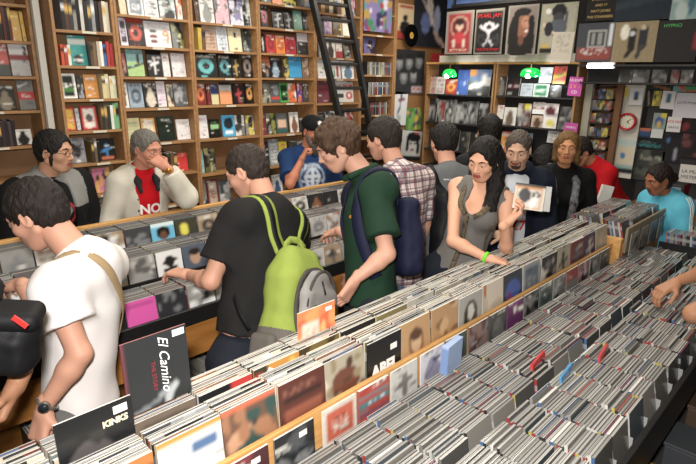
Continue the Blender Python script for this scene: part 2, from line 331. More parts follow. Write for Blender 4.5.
spread(U['C'], 3, [(197, 207, 83, 'disc', '#7a201a', '#d9753a', 'red fiery cover'), (208, 212, 84, 'plain', '#6e1f22', '#eee', 'slim leaning maroon book'), (212.5, 220, 84, 'half', '#24366e', '#cfc48e', 'blue and cream cover'), (221, 233, 82, 'plain', '#b5b3b2', '#888', 'white-topped orange square cover', lambda A: A.rect(0, 0, 1, .58, '#e0945c').rect(0, .88, 1, 1, '#1d1a1a')), (234, 245, 83, 'figure', '#15100f', '#b32c38', 'black cover with red shape'), (246, 257, 83, 'disc', '#120d0a', '#e59a2c', 'black cover with orange fire')], bC)
spread(U['C'], 4, [(199, 209, 115, 'plain', '#dcdadb', '#c8a', 'white book with maroon edge'), (211, 221, 119, 'plain', '#12140f', '#4f8a4a', 'black cover with green label', lambda A: A.rect(.1, .5, .9, .72, '#8fc48a')), (223.5, 236, 115, 'plain', '#3ba5d2', '#111', 'sky blue cover with black emblem', lambda A: A.ell(.5, .6, .38, .25, '#1b2a33').rect(.2, .12, .8, .26, '#eee')), (236.5, 246, 115, 'photo', '#cfccc6', '#3a3b38', 'white cover with dark photo'), (247, 257.5, 115, 'photo', '#8c8c86', '#dccb4a', 'grey cover with yellow corner')], bC)
spread(U['C'], 5, [(196, 205, 150, 'plain', '#7fa8a0', '#cdd', 'pale teal book'), (206, 217, 148, 'photo', '#5c5a34', '#a8a060', 'olive brown cover'), (248, 257, 150, 'photo', '#8a8a84', '#ddd', 'grey cover')], bC)
spread(U['C'], 6, [(197, 208, 177, 'photo', '#83807e', '#333', 'grey cover'), (209, 220, 178, 'frame', '#7a2a26', '#b9a894', 'dark red framed cover'), (221, 232, 180, 'photo', '#4b5254', '#aaa', 'slate cover')], bC)
bD = 'bay left of ladder'
spread(U['D'], 0, [(262, 272, -8, 'plain', '#3a3a38', '#777', 'dark slim book'), (273, 283, -9, 'plain', '#d8762a', '#eee', 'orange cover'), (284, 297, -9, 'photo', '#d6c428', '#333', 'yellow cover'), (298, 312, -6, 'S', '#4a4a46 #77736a #3a6ba0', '', '* spine')], bD)
spread(U['D'], 1, [(262, 269, 4, 'disc', '#1d1a1b', '#b8506a', 'black cover with pink dot'), (273, 284, 9, 'figure', '#131314', '#aaa', 'black landscape cover left'), (285, 294, 10, 'figure', '#121112', '#999', 'black landscape cover right'), (294.5, 303, 10, 'plain', '#5f8a76', '#7aa', 'sage green cover'), (304, 313, 12, 'photo', '#242326', '#777', 'dark grey cover')], bD)
spread(U['D'], 2, [(262, 266, 33, 'figure', '#15170f', '#ccc', 'slim black cover'), (267, 276, 34, 'disc', '#b91d22', '#8a1418', 'red cover'), (277, 286, 35, 'disc', '#e07a1e', '#b85a12', 'orange cover'), (286.5, 297, 36, 'disc', '#b0142c', '#8a1020', 'crimson cover'), (299, 313, 33, 'plain', '#2b2c2f', '#444', 'white-topped dark cover', lambda A: A.rect(0, .62, 1, 1, '#d6d1d6'))], bD)
spread(U['D'], 3, [(262, 271.5, 56, 'photo', '#1f1714', '#b3602c', 'dark cover with orange lettering'), (272, 282, 57, 'portrait', '#17191e', '#8aa0b5', 'dark cover with white bird shape'), (283, 290, 58, 'photo', '#3a2f22', '#c9b84a', 'brown collage cover'), (290.5, 303, 56, 'plain', '#1e9bd2', '#1680b8', 'bright blue cover'), (303.5, 313, 58, 'photo', '#8a6a55', '#c9b8a4', 'brown pastel cover')], bD)
spread(U['D'], 4, [(262, 271.5, 83, 'photo', '#6c6e5c', '#8f917c', 'olive grey cover'), (272, 281, 82, 'plain', '#51555a', '#777', 'grey cover with red strip', lambda A: A.rect(0, .15, 1, .28, '#cc2a2a').ell(.6, .6, .3, .25, '#85898c')), (281.5, 289.5, 83, 'frame', '#43b04a', '#15201a', 'green-edged black cover'), (290, 297.5, 83, 'blob', '#e06a24', '#1b1412', 'orange and black cover'), (298, 303.5, 83, 'blob', '#6d2f86', '#e07a2a', 'purple cover'), (304, 313.5, 83, 'disc', '#4a4746', '#77726e', 'grey cover with arc')], bD)
spread(U['D'], 5, [(262, 267, 112, 'plain', '#7d2242', '#c44', 'maroon cover'), (267.5, 276.5, 113, 'photo', '#211c14', '#8a8a3a', 'black cover with gold picture'), (278, 289, 113, 'plain', '#59605c', '#777', 'grey cover with beige picture', lambda A: A.rect(.1, .3, .9, .66, '#d9b394').rect(0, 0, 1, .18, '#2d5a58')), (291, 299.5, 112, 'portrait', '#e2dfda', '#8a5a3a', 'white cover with brown figure'), (300, 308, 118, 'S', '#33302e #6a3a2c #ddd8cc', '', '* spine')], bD)
spread(U['D'], 6, [(262, 270, 142, 'photo', '#262a33', '#d05050', 'dark cover with red letters'), (270.5, 280, 139, 'text', '#8f9494', '#ccc', 'silver grey cover'), (281, 289, 141, 'plain', '#e0c61c', '#b33', 'yellow cover'), (290, 310, 140, 'S', '#3b3a38 #7a7068 #22252a #9a9488', '', '* spine')], bD)
spread(U['D'], 7, [(263, 273, 176, 'photo', '#5a554c', '#333', 'brown cover'), (274, 284, 173, 'portrait', '#d8d8d4', '#3b5a86', 'white cover with blue picture')], bD)
bE = 'bay behind ladder'
spread(U['E'], 0, [(318, 350, -6, 'S', '#b08a55 #6a5038 #cfc2a0 #3a322a #8a5a3c #c7b68f #4a4a44 #7a6a50', '', '* spine'), (351.5, 359, -6, 'photo', '#e8e2e4', '#d84a8a', 'white cover with pink and blue')], bE)
spread(U['E'], 1, [(319, 325, 17, 'photo', '#2a2826', '#666', 'dark cover'), (325.5, 333, 15, 'photo', '#a98bac', '#c9b0c4', 'lilac cover'), (334, 343, 15, 'photo', '#b08c24', '#6a5018', 'mustard cover'), (344, 353, 16, 'plain', '#e2ddcc', '#bbb', 'cream cover')], bE)
spread(U['E'], 2, [(320, 326, 40, 'plain', '#8c8a84', '#444', 'grey book'), (327, 336, 37, 'portrait', '#d9d5cc', '#4a3c34', 'white cover with dark picture'), (337, 343.5, 38, 'bottom', '#d5c8c0', '#a02a26', 'white cover with red foot'), (344.5, 352.5, 39, 'photo', '#6a6256', '#2d2a26', 'grey brown cover')], bE)
spread(U['E'], 3, [(318.5, 328, 58, 'plain', '#dfdfdb', '#ccc', 'white book with green dot', lambda A: A.ell(.6, .5, .12, .1, '#9aa83a')), (329, 342, 60, 'plain', '#dcdcda', '#bbb', 'white book with coloured bars', lambda A: A.rect(.2, .1, .3, .5, '#3a7ab0').rect(.45, .1, .55, .5, '#3aa060').rect(.68, .1, .82, .7, '#b52a2a')), (343, 358, 61, 'portrait', '#e2e4e6', '#5a7a94', 'white book with blue photo')], bE)
spread(U['E'], 4, [(318, 330, 80, 'plain', '#762034', '#5a1828', 'maroon book'), (334, 358.5, 81, 'plain', '#dddad4', '#bbb', 'white box with red numerals and black bars', lambda A: A.rect(.02, .62, .42, .8, '#2a211d').rect(.02, .2, .5, .4, '#2a211d').rect(.5, .68, .72, .82, '#c8282c').rect(.78, .68, .98, .82, '#c8282c').ell(.78, .32, .16, .18, '#c8282c').ell(.78, .32, .07, .1, '#ddd'))], bE)
spread(U['E'], 5, [(318, 326, 112, 'photo', '#1c1c1e', '#555', 'black cover'), (327, 336, 111, 'photo', '#d6d4ce', '#222', 'white cover with black lettering'), (337, 345, 113, 'plain', '#22201f', '#777', 'dark book'), (346, 356, 112, 'photo', '#d5d0ce', '#a33', 'white cover with red picture')], bE)
bF = 'disc bookcase right of ladder'
spread(U['F'], 1, [(365, 377, 37, 'photo', '#5b5790', '#222033', 'purple blue picture card')], bF)
def poster(u0, u1, v0, v1, plane, val, art, label, cat='poster', name='poster', th=.004, rz=0, group=None, tilt=0, mat_=None):
    """flat sheet on a plane of the shop: 'y' book wall side, 'x' end wall side"""
    f = at_y if plane == 'y' else at_x
    uc, vc = (u0+u1)/2, (v0+v1)/2
    l = f(u0, vc, val); r = f(u1, vc, val); t = f(uc, v0, val); b = f(uc, v1, val)
    wd = abs(r[0]-l[0]) if plane == 'y' else abs(r[1]-l[1]); h = t[2]-b[2]
    o = link(name, art_mesh(name, wd, h, th, art), mat_ or PAPER); c = (l+r)/2
    o.location = (c[0], c[1], b[2]); o.rotation_euler = (0, tilt, 0 if plane == 'y' else -math.pi/2)
    o['_w'] = wd; o['_h'] = h
    return tag(o, label, cat, group)
# ================================================================ poster wall between the disc bookcase and the corner
xF = U['F']['x1']
struct(bx('trim_3', (xF+.032, 3.90, 0), (5.60, 3.93, 3.1), mat('orange_panel', '#946a42', .6, noise=.2, nscale=3)))
PY = 3.885
poster(364, 392, -14, 32, 'y', 3.79, Art('#7a6aa0', 26, 30, 5).blobs([hx(c) for c in ('#6e2f62', '#a8862f', '#2f7a58', '#a02a3a', '#c9c6d8', '#2a2450', '#3a8a94')], 60, .09), 'colourful patchwork poster fixed over the disc bookcase')
poster(397, 415, 4, 39, 'y', PY, Art('#cdb489', 16, 26, 1).rect(0, .0, 1, .22, '#9e2620').ell(.45, .32, .3, .2, '#171210').ell(.45, .6, .12, .1, '#171210').rect(.1, .88, .9, .97, '#a9352c'), 'cream and red poster with black shape left of the vinyl record')
g = Art('#1a1c28', 30, 30, 2).line(.15, 1, .75, .25, .03, '#b8a9a0').line(.45, .9, .5, .5, .09, '#c9b8b0').ell(.35, .45, .14, .2, '#5a6a9a').ell(.7, .55, .1, .25, '#9fa6c4').line(.7, .2, .95, .05, .05, '#c9a493').line(.62, .3, .9, .1, .04, '#c9a493').grain(.3)
poster(414, 446, -6, 47, 'y', PY-.012, g, 'dark poster of a guitarist holding the guitar upright')
bw = Art('#26272a', 34, 34, 3)
for bxx, bz in ((.12, .7), (.45, .72), (.8, .75), (.28, .4), (.62, .42)): bw.ell(bxx, bz, .13, .17, '#67686a').ell(bxx, bz+.02, .08, .1, '#8b8c8d').ell(bxx, bz+.13, .13, .07, '#1b1b1c')
bw.rect(.55, .03, .98, .17, '#b9a6a6').dots(.06, .15, .57, .97, '#a83a3a', .5).grain(.25)
poster(395.5, 424, 50, 94, 'y', PY, bw, 'black and white group portrait poster beside the disc bookcase')
poster(431, 457, 54, 62, 'y', PY-.02, Art('#b8141c', 6, 3), 'plain red banner strip under the hanging posters', 'banner', 'banner')
poster(393, 406, 92, 125, 'y', PY, Art('#d8d6d6', 14, 24, 4).line(.5, .9, .45, .5, .06, '#3a4a7a').line(.45, .5, .3, .35, .05, '#3a4a7a').line(.3, .75, .75, .8, .04, '#8a3a3a').rect(.3, .08, .6, .3, '#aaa'), 'white poster with a blue running figure', tilt=.07)
poster(406, 421, 108, 130, 'y', PY, Art('#4a8a3a', 16, 16, 7).blobs([hx('#7ab04a'), hx('#d8b02a'), hx('#2a4a2a'), hx('#4a3a6a')], 24, .14), 'green and yellow poster below the group portrait')
poster(400, 420, 131, 160, 'y', PY, Art('#cfcfcc', 22, 28, 8).ell(.55, .5, .3, .34, '#cfc9c4').ell(.58, .8, .34, .16, '#141414').line(.28, .75, .3, .35, .06, '#141414').line(.8, .75, .84, .3, .07, '#141414').ell(.45, .58, .06, .03, '#222').ell(.66, .58, .06, .03, '#222').line(.5, .35, .62, .35, .03, '#7a2a2a').rect(0, 0, 1, .16, '#1a1a1a').rect(.6, .88, .8, .95, '#b52a2a'), 'white poster with a black ink portrait of a man, low on the poster wall', tilt=.12)
# vinyl record hung over the poster
vc = at_y(411.5, 35.5, 3.84); t = thing('vinyl_record', 'black vinyl record with gold label hanging on the poster wall', 'record', tuple(vc))
MB().lathe([(0, -.002), (.1, -.002), (.117, -.001), (.117, .001), (.1, .002), (0, .002)], 40, axis='y').build('disc', mat('vinyl', '#08080a', .25, coat=.3), t)
MB().lathe([(0, -.004), (.034, -.004), (.034, -.002)], 28, axis='y').build('centre_label', mat('gold_label', '#c39a4a', .5), t)
MB().lathe([(0, -.005), (.005, -.005), (.005, -.004)], 12, axis='y').build('spindle_hole', BLACK, t)
# under-level crates of records hidden low under the posters stay out; ladder in front of the books
lt = thing('ladder', 'black wooden ladder leaning against the book wall', 'ladder', tuple(at_y(352, 150, 3.45)*np.array([1, 1, 0])))
o0 = np.array(lt.location)
def P(u, v, y): return at_y(u, v, y)-o0
def rail(ua, va, ub, vb, ya, yb):
    a, b = P(ua, va, ya), P(ub, vb, yb); d = b-a; e = b+d*((0.0-b[2])/d[2]); s = a-d*.9*(1 if a[2]-d[2]*.9 < 3.0 else (3.0-a[2])/(-d[2]*.9)); s[2] = min(s[2], 3.0)
    m = MB(); dx = np.array([.022, 0, 0]); dy = np.array([0, .03, 0])
    m.add([s-dx-dy, s+dx-dy, s+dx+dy, s-dx+dy, e-dx-dy, e+dx-dy, e+dx+dy, e-dx+dy], [(0, 1, 2, 3), (7, 6, 5, 4), (0, 4, 5, 1), (1, 5, 6, 2), (2, 6, 7, 3), (3, 7, 4, 0)])
    m.build('rail', BLACK, lt, bevel=.004); return s, e
L0 = rail(312.5, 0, 333, 90, 3.72, 3.64); R0 = rail(347, 0, 374, 150, 3.72, 3.58)
for v in (4, 20, 41, 64, 88, 110, 133, 158, 183):
    z = at_y(340, v, 3.66)[2]
    if z < .1: continue
    a = L0[0]+(L0[1]-L0[0])*((L0[0][2]-z)/(L0[0][2]-L0[1][2])); b = R0[0]+(R0[1]-R0[0])*((R0[0][2]-z)/(R0[0][2]-R0[1][2]))
    MB().box((a[0]+.02, min(a[1], b[1])-.02, z-.014), (b[0]-.02, max(a[1], b[1])+.02, z+.014)).build('rung', BLACK, lt, bevel=.004)
# ================================================================ end wall: two lamp-lit disc shelves, hanging posters, clock, flyers
SX = 5.16   # front of the disc shelves
def cabinet_x(uL, uR, vtop, vs, label, depth=.22, z0=.1):
    yL = at_x(uL, 80, SX)[1]; yR = at_x(uR, 80, SX)[1]; W = yL-yR; cx = (uL+uR)/2
    zt = at_x(cx, vtop, SX)[2]
    t = thing('display_shelf', label, 'shelf', (SX, yR, 0), group='disc shelves under the green lamps')
    bx('side_panel', (0, 0, 0), (depth, .02, zt), WOOD, t); bx('side_panel', (0, W-.02, 0), (depth, W, zt), WOOD, t)
    bx('back_panel', (depth-.01, .02, 0), (depth, W-.02, zt), DARK, t)
    bx('top_board', (-.01, 0, zt), (depth, W, zt+.022), WOODL, t)
    zs = [at_x(cx, v, SX)[2] for v in vs]
    st = .19
    for z in zs+[zs[-1]-st*k for k in range(1, 8) if zs[-1]-st*k > .08]:
        bx('shelf', (0, .02, z-.012), (depth-.01, W-.02, z), DARK, t)
    return zs, yR, yL
zsA, aR, aL = cabinet_x(426, 494.5, 64, [95, 124, 152], 'wooden disc shelf under the left green lamp')
zsB, bR, bL_ = cabinet_x(495.5, 578, 64, [97, 128, 156], 'wooden disc shelf under the right green lamp')
def onx(u0, u1, v0, v1, zs, k, style, c1, c2, words, fn=None, name='compact_disc_case', cat='cd case', xo=.0):
    zb = zs[k]+.002; yb0 = at_x(u0, v0, SX+.05)[1]; yb1 = at_x(u1, v0, SX+.05)[1]
    vt = at_x((u0+u1)/2, v0, SX+.05)[2]; vb = at_x((u0+u1)/2, v1, SX+.05)[2]; h = vt-vb; wd = abs(yb0-yb1)-.002
    A = make_art(style, c1, c2, int(u0*13+v0), 10, 12)
    if fn: fn(A)
    z = max(vb, zb) if vb > zb-.02 else zb
    o = link(name, art_mesh(name, wd, h, .01, A), PRINT); o.rotation_euler = (-.1, 0, -math.pi/2)
    o.location = (SX+.05+xo+(int(u0) % 2)*.006, (yb0+yb1)/2, zb if vb < zb+.05 else vb)
    return tag(o, words, cat, 'discs on the shelves under the green lamps')
A_ = 'on the shelf under the left green lamp'; B_ = 'on the shelf under the right green lamp'
onx(429, 436, 76, 93, zsA, 0, 'text', '#b8a49c', '#a52a2a', f'red and white lettered case {A_}')
onx(436.5, 445, 76, 93, zsA, 0, 'text', '#d8cfc8', '#8a1a1a', f'white case with dark red lettering {A_}')
onx(445.5, 457, 78, 93, zsA, 0, 'disc', '#b8321c', '#f0a040', f'orange fiery case {A_}')
onx(457.5, 469, 68, 93, zsA, 0, 'plain', '#2d4f96', '#4a6ab0', f'plain blue case {A_}')
onx(469.5, 491, 67, 93, zsA, 0, 'land', '#2a2c2a', '#5272a0', f'wide blue landscape cover {A_}', lambda A: A.rect(.05, .78, .3, .98, '#d9903a'))
for i, (a, b) in enumerate(((429, 437), (437.5, 445), (446, 456), (456.5, 467), (467.5, 478), (479, 491))):
    onx(a, b, 99+(i % 2), 122, zsA, 1, 'photo', ['#211f1f', '#8a3228', '#3a3a3a', '#6a6a6a', '#4a4c4a', '#2a2a2c'][i], '#9a9a98', f"{['black', 'red-labelled', 'charcoal', 'pale grey', 'mid grey', 'near-black'][i]} photo case {A_}, lower row")
for i in range(6): onx(429+i*10.4, 438.5+i*10.4, 130, 150, zsA, 2, 'photo', ['#2a2020', '#7a2a1c', '#222', '#303238', '#2c2a22', '#421a18'][i], '#665', f'dark case {A_}, lowest visible row')
onx(498, 507, 76, 95, zsB, 0, 'portrait', '#2a2a2a', '#77726a', f'dark portrait case {B_}')
onx(508, 520.5, 77, 95, zsB, 0, 'band', '#131113', '#5a1a28', f'black case with a thin red line {B_}')
onx(521, 533, 82, 95, zsB, 0, 'text', '#b9bcc8', '#8a90a0', f'pale bluish white case {B_}')
onx(534, 549.5, 83, 96, zsB, 0, 'frame', '#d5dcd4', '#2f7a50', f'white-framed green case {B_}')
onx(550, 562, 84, 96, zsB, 0, 'portrait', '#151517', '#5a5450', f'black case with grey figure {B_}')
onx(538, 551, 66, 82, zsB, 0, 'plain', '#d8dce8', '#eef', f'blank white case behind {B_}', xo=.05).location.z = at_x(544, 83, SX+.1)[2]
onx(552, 565, 66, 84, zsB, 0, 'plain', '#cc3a1e', '#333', f'red, yellow and green case {B_}', lambda A: A.line(0, .35, 1, .6, .1, '#d8b82a').line(.2, .5, .8, .62, .05, '#2f6a3a').rect(0, 0, 1, .15, '#c9a82a'), xo=.05).location.z = at_x(558, 84, SX+.1)[2]
onx(497, 504, 105, 119, zsB, 1, 'plain', '#d5d0cc', '#b52a30', f'white case with red mark {B_}, lower row')
onx(504.5, 517, 106, 124, zsB, 1, 'portrait', '#d3d0c8', '#6a5a4a', f'white case with brown portrait {B_}')
onx(518, 531.5, 102, 125, zsB, 1, 'photo', '#5a2024', '#b8b0a8', f'dark red collage case {B_}', lambda A: A.rect(.55, .75, .9, .98, '#d8c82a'))
onx(532, 544, 101, 113, zsB, 1, 'band', '#ddd8d4', '#a02a2c', f'white case with red stripe {B_}', xo=.03).location.z = at_x(538, 114, SX+.08)[2]
onx(532, 544, 114, 126, zsB, 1, 'portrait', '#b9a08a', '#5a3a2c', f'tan portrait case {B_}')
onx(544.5, 559, 102, 127, zsB, 1, 'plain', '#ddd6d4', '#5a1c24', f'white case with maroon picture and yellow label {B_}', lambda A: A.ell(.45, .68, .36, .22, '#5a1c24').rect(.3, .12, .75, .3, '#d2c42a'))
onx(560, 574, 104, 127, zsB, 1, 'photo', '#1a1a1c', '#555', f'black case with grey edge {B_}')
onx(501, 512, 134, 154, zsB, 2, 'blob', '#b84a2c', '#d8a02a', f'orange patterned case {B_}')
onx(519, 532, 133, 154, zsB, 2, 'plain', '#4a7a9a', '#c9a', f'blue and cream case {B_}')
onx(548, 560, 131, 143, zsB, 2, 'text', '#c9c9c6', '#777', f'white printed card {B_}')
def wallposter(u0, u1, v0, v1, x, art, label, cat='poster', name='poster', letters=(), **k):
    o = poster(u0, u1, v0, v1, 'x', x, art, label, cat, name, **k)
    for (s, size, px, pz, m) in letters: lettering(s, size*o['_h'], m, o, (px-.5)*o['_w'], -.0035, pz*o['_h'])
    return o
RED = mat('red_ink', '#c01c20', .6); CREAM = mat('cream_ink', '#dccfae', .6); WHITEI = mat('white_ink', '#e8e6e2', .6); BLKI = mat('black_ink', '#141414', .6); GRNI = mat('green_ink', '#2fa84a', .5); GOLDI = mat('gold_ink', '#c2a462', .5)
HX = 5.0
# black rail holding the hanging posters, plank behind them
tr = thing('poster_rail', 'black rail the plastic-sleeved posters hang from', 'rail', (HX, 0, 0))
p0 = at_x(452, 9, HX+.02); p1 = at_x(580, 0, HX+.02); zr = p0[2]+.01
MB().box((-.0+.01, p1[1], zr), (.04, p0[1], zr+.03)).build('rail_bar', BLACK, tr)
for yy in (p0[1]-.03, p1[1]+.03): MB().box((.015, yy-.012, zr+.03), (.03, yy+.012, 3.1)).build('hanger', BLACK, tr)
q0 = at_x(440, 60, SX-.03); q1 = at_x(588, 62, SX-.03)
sl = MB().box((SX-.04, q1[1], zsA[0]+.30), (SX+.16, q0[1], zsA[0]+.37)).build('lamp_shelf', mat('off_white_board', '#cfc8b8', .6), None); tag(sl, 'long off-white board above both green lamps', 'board')
sl.location.z = at_x(500, 62, SX-.03)[2]-(zsA[0]+.30)
CREAMP = '#b9a98f'
A1 = Art('#8a8478', 22, 32, 1).rect(.07, .02, .93, .94, '#93202a').ell(.5, .64, .33, .25, '#b39a80').ell(.5, .64, .28, .21, '#6a1820').ell(.5, .66, .13, .13, '#c9a892').ell(.5, .74, .15, .07, '#2a1714').ell(.5, .38, .22, .14, '#b52830').line(.3, .3, .3, .2, .05, '#cfc0ae').line(.7, .3, .7, .2, .05, '#cfc0ae')
wallposter(446, 473, 11, 54, HX, A1, 'dark red poster in plastic, a lady in an oval, leftmost hanging', letters=[('BETTY BOOP', .085, .5, .09, CREAM)], rz=0)
A2 = Art('#8a8478', 26, 36, 2).rect(.05, .03, .95, .95, '#121113').line(.2, .62, .5, .5, .035, '#c9c9cc').line(.8, .62, .5, .5, .035, '#c9c9cc').ell(.5, .6, .2, .11, '#c9c9cc').ell(.5, .61, .1, .05, '#2a1a1c').line(.5, .5, .5, .35, .03, '#c9c9cc').line(.5, .35, .35, .2, .03, '#c9c9cc').line(.5, .35, .65, .2, .03, '#c9c9cc').dots(.2, .45, .1, .9, '#3a3a3e', .3)
wallposter(475, 503, 9, 54, HX, A2, 'black poster with a white skeletal shape and red lettering', letters=[('PEARL JAM', .13, .5, .85, RED), ('THE STICKMAN', .085, .5, .1, RED)])
A3 = Art('#8a8478', 34, 52, 3).rect(.05, .02, .96, .96, '#7d6f68').ell(.45, .4, .40, .52, '#12100f').rect(.1, .02, .9, .35, '#151211').ell(.53, .6, .24, .27, '#875740').ell(.6, .66, .13, .12, '#a87458').line(.62, .66, .68, .57, .025, '#b98468').ell(.5, .86, .26, .08, '#161211').ell(.66, .48, .06, .03, '#d8c8c0').ell(.6, .68, .035, .015, '#1a1010').ell(.72, .68, .03, .015, '#1a1010').ell(.5, .3, .1, .1, '#6a3f30').line(.3, .8, .25, .2, .1, '#12100f').line(.8, .7, .86, .2, .09, '#12100f')
wallposter(507, 537, 5, 55, HX, A3, 'portrait poster of a smiling man with long dark dreadlocks')
A4 = Art('#8f9078', 40, 50, 4).rect(.04, .03, .96, .97, '#9d9b86').ell(.2, .85, .07, .06, '#d8d8d4').ell(.5, .84, .2, .15, '#1c1b1e').ell(.5, .7, .16, .12, '#3a3b40').ell(.5, .52, .26, .17, '#4f5660').line(.1, .6, .4, .42, .03, '#cdb49c').ell(.25, .5, .12, .14, '#22222a').line(.7, .62, .72, .8, .04, '#4a5058').rect(.1, .05, .3, .2, '#bb9a3a').rect(.04, .03, .5, .12, '#1c1c1c').grain(.15)
wallposter(540, 576, 3, 54, HX, A4, 'poster of a figure in a dark round helmet before shelves')
wallposter(551, 572, 32, 63, HX-.015, Art('#bdb5a4', 16, 22, 5).dots(.3, .9, .1, .9, '#8f8a80', .2).rect(0, 0, 1, .1, '#c9c2b4'), 'plain cream sketch sheet clipped over the helmet poster', 'paper', 'paper_sheet', tilt=.04)
wallposter(448, 502, -14, 6, HX+.03, Art('#2d4a7a', 20, 8, 6).blobs([hx('#3a5a8a'), hx('#1a2540')], 12, .2), 'dark blue poster high above the red poster')
wallposter(505, 588, -20, 1, HX+.03, Art('#26161c', 20, 8, 6).blobs([hx('#6a2a3a'), hx('#1a1a20')], 12, .2), 'dark maroon poster at the top edge above the portrait')
o = wallposter(588, 617, -22, 20, HX, Art('#17130f', 16, 22, 7), 'black poster with gold block lettering near the top edge', letters=[('THE SESSION', .075, .5, .62, GOLDI), ('& ASSOCIATES', .075, .5, .5, GOLDI), ('AND 17', .085, .5, .36, GOLDI), ('MATT JONES', .085, .5, .22, GOLDI), ('THE STRANGERS', .085, .5, .08, GOLDI)])
wallposter(617.5, 673, -30, 20, HX, Art('#182430', 30, 24, 8).ell(.42, .72, .22, .16, '#8a5a48').ell(.5, .8, .12, .1, '#a87a62').line(0, .3, 1, .5, .08, '#26343f').grain(.2), 'large dark blue poster with a hand at its top')
wallposter(673.5, 706, -30, 19, HX, Art('#7f9a98', 20, 24, 9).line(.8, .9, .6, .2, .12, '#3a6a78').blobs([hx('#a8b8b4'), hx('#5a7a80')], 8, .15), 'pale teal poster at the top right corner')
wallposter(577, 613, 23, 62, HX-.01, Art('#3c4147', 30, 32, 10).rect(.05, .05, .95, .36, '#8a3a30').rect(.3, .38, .8, .82, '#b8bab8').rect(.34, .42, .76, .78, '#22262a').rect(.4, .45, .5, .75, '#8a8c8a').rect(.58, .45, .7, .75, '#8a8c8a').dots(.2, .34, .15, .85, '#ccc', .25).rect(.86, .4, .96, .98, '#c8ccd0'), 'record sleeve in plastic, grey with red lower third', 'record', 'record_sleeve', group='sleeves hung on the end wall')
wallposter(613.5, 656, 21.5, 62, HX-.01, Art('#8d7d5c', 34, 34, 11).ell(.25, .75, .1, .2, '#d8d4c4').line(.45, .75, .45, .35, .09, '#1d1b1c').line(.7, .8, .68, .4, .1, '#26282e').ell(.68, .84, .06, .06, '#b9a890').line(.45, .35, .35, .15, .05, '#22201c').line(.68, .4, .6, .12, .05, '#3a3a38').ell(.43, .7, .06, .06, '#b8c0c4').grain(.15), 'tan record sleeve in plastic with two figures', 'record', 'record_sleeve', group='sleeves hung on the end wall')
wallposter(656.5, 698, 20, 62, HX-.01, Art('#211f20', 20, 20, 12).grain(.2).rect(.9, .3, 1, .7, '#8a2028'), 'almost black record sleeve with green lettering', 'record', 'record_sleeve', letters=[('HYPNO', .12, .35, .87, GRNI)], group='sleeves hung on the end wall')
# black shelf under the sleeves
s0 = at_x(577, 64, HX+.0); s1 = at_x(704, 64, HX)
hs = thing('wall_shelf', 'long black shelf beneath the hanging record sleeves', 'shelf', (HX, s1[1], s0[2]))
Wd = s0[1]-s1[1]
bx('shelf_board', (.0, 0, -.022), (.3, Wd, -.006), BLACK, hs); bx('lower_board', (.1, 0, -.165), (.3, Wd, -.15), BLACK, hs); bx('back_board', (.28, 0, -.15), (.3, Wd, -.022), DARK, hs)
for yy in (.02, Wd*.5, Wd-.04): bx('bracket', (.3, yy, -.165), (.62, yy+.02, -.14), BLACK, hs)
for i, (a, b, c) in enumerate(((620, 633, '#3d3a36'), (634, 650, '#55504c'), (653, 668, '#2c2622'), (672, 680, '#7a2c1c'), (682, 694, '#4c2a22'))):
    yb = at_x((a+b)/2, 70, HX+.16)[1]; wd = abs(at_x(a, 70, HX+.16)[1]-at_x(b, 70, HX+.16)[1])
    o = link('compact_disc_case', art_mesh('cd', wd, .105, .012, make_art('photo', c, '#777', i, 10, 8)), PRINT); o.rotation_euler = (-.05, 0, -math.pi/2); o.location = (HX+.16, yb, s0[2]-.149)
    tag(o, f"{['charcoal', 'taupe', 'brown-black', 'orange', 'rusty'][i]} case standing in the dark slot under the hung sleeves", 'cd case', 'cases in the dark slot')
# fluorescent tube over the niche, niche shelves, post
def pbox(name, u0, u1, v0, v1, x, dx, m, label, cat, kind=None):
    l = at_x(u0, (v0+v1)/2, x); r = at_x(u1, (v0+v1)/2, x); t = at_x((u0+u1)/2, v0, x); b = at_x((u0+u1)/2, v1, x)
    o = bx(name, (0, 0, 0), (dx, l[1]-r[1], t[2]-b[2]), m); o.location = (x, r[1], b[2]); tag(o, label, cat, kind=kind); return o
lt2 = thing('fluorescent_light', 'short glowing fluorescent tube over the niche', 'light', tuple(at_x(600, 66, 5.0)))
w_ = at_x(588, 66, 5.0)[1]-at_x(613, 66, 5.0)[1]
MB().tube([(0, -w_/2, 0), (0, w_/2, 0)], .019, 16).build('tube', mat('lit_tube', '#f4ecff', emit=6), lt2, True)
bx('fitting', (.02, -w_/2-.01, -.02), (.05, w_/2+.01, .03), mat('off_white_board'), lt2)
bx('bracket', (.05, -.02, 0), (.62, .02, .02), mat('off_white_board'), lt2)
struct(pbox('trim_4', 583, 590, 72, 145, 5.3, .06, mat('pale_panel', '#a8a594', .6), None, None))
nt_ = thing('niche_shelf', 'tall narrow niche shelf beneath the fluorescent tube', 'shelf', (0, 0, 0))
nl = at_x(589, 100, 5.32)[1]; nr = at_x(611, 100, 5.32)[1]
bx('back_panel', (5.55, nr, 0), (5.57, nl, 2.25), mat('niche_wood', '#7a4e26', .6, noise=.2), nt_)
NZ = [at_x(600, v, 5.32)[2] for v in (86, 99, 110, 123, 137, 150, 163)]
for z in NZ: bx('shelf', (5.32, nr, z-.012), (5.55, nl, z), DARK, nt_)
bx('side_panel', (5.32, nl, 0), (5.57, nl+.012, 2.25), DARK, nt_)
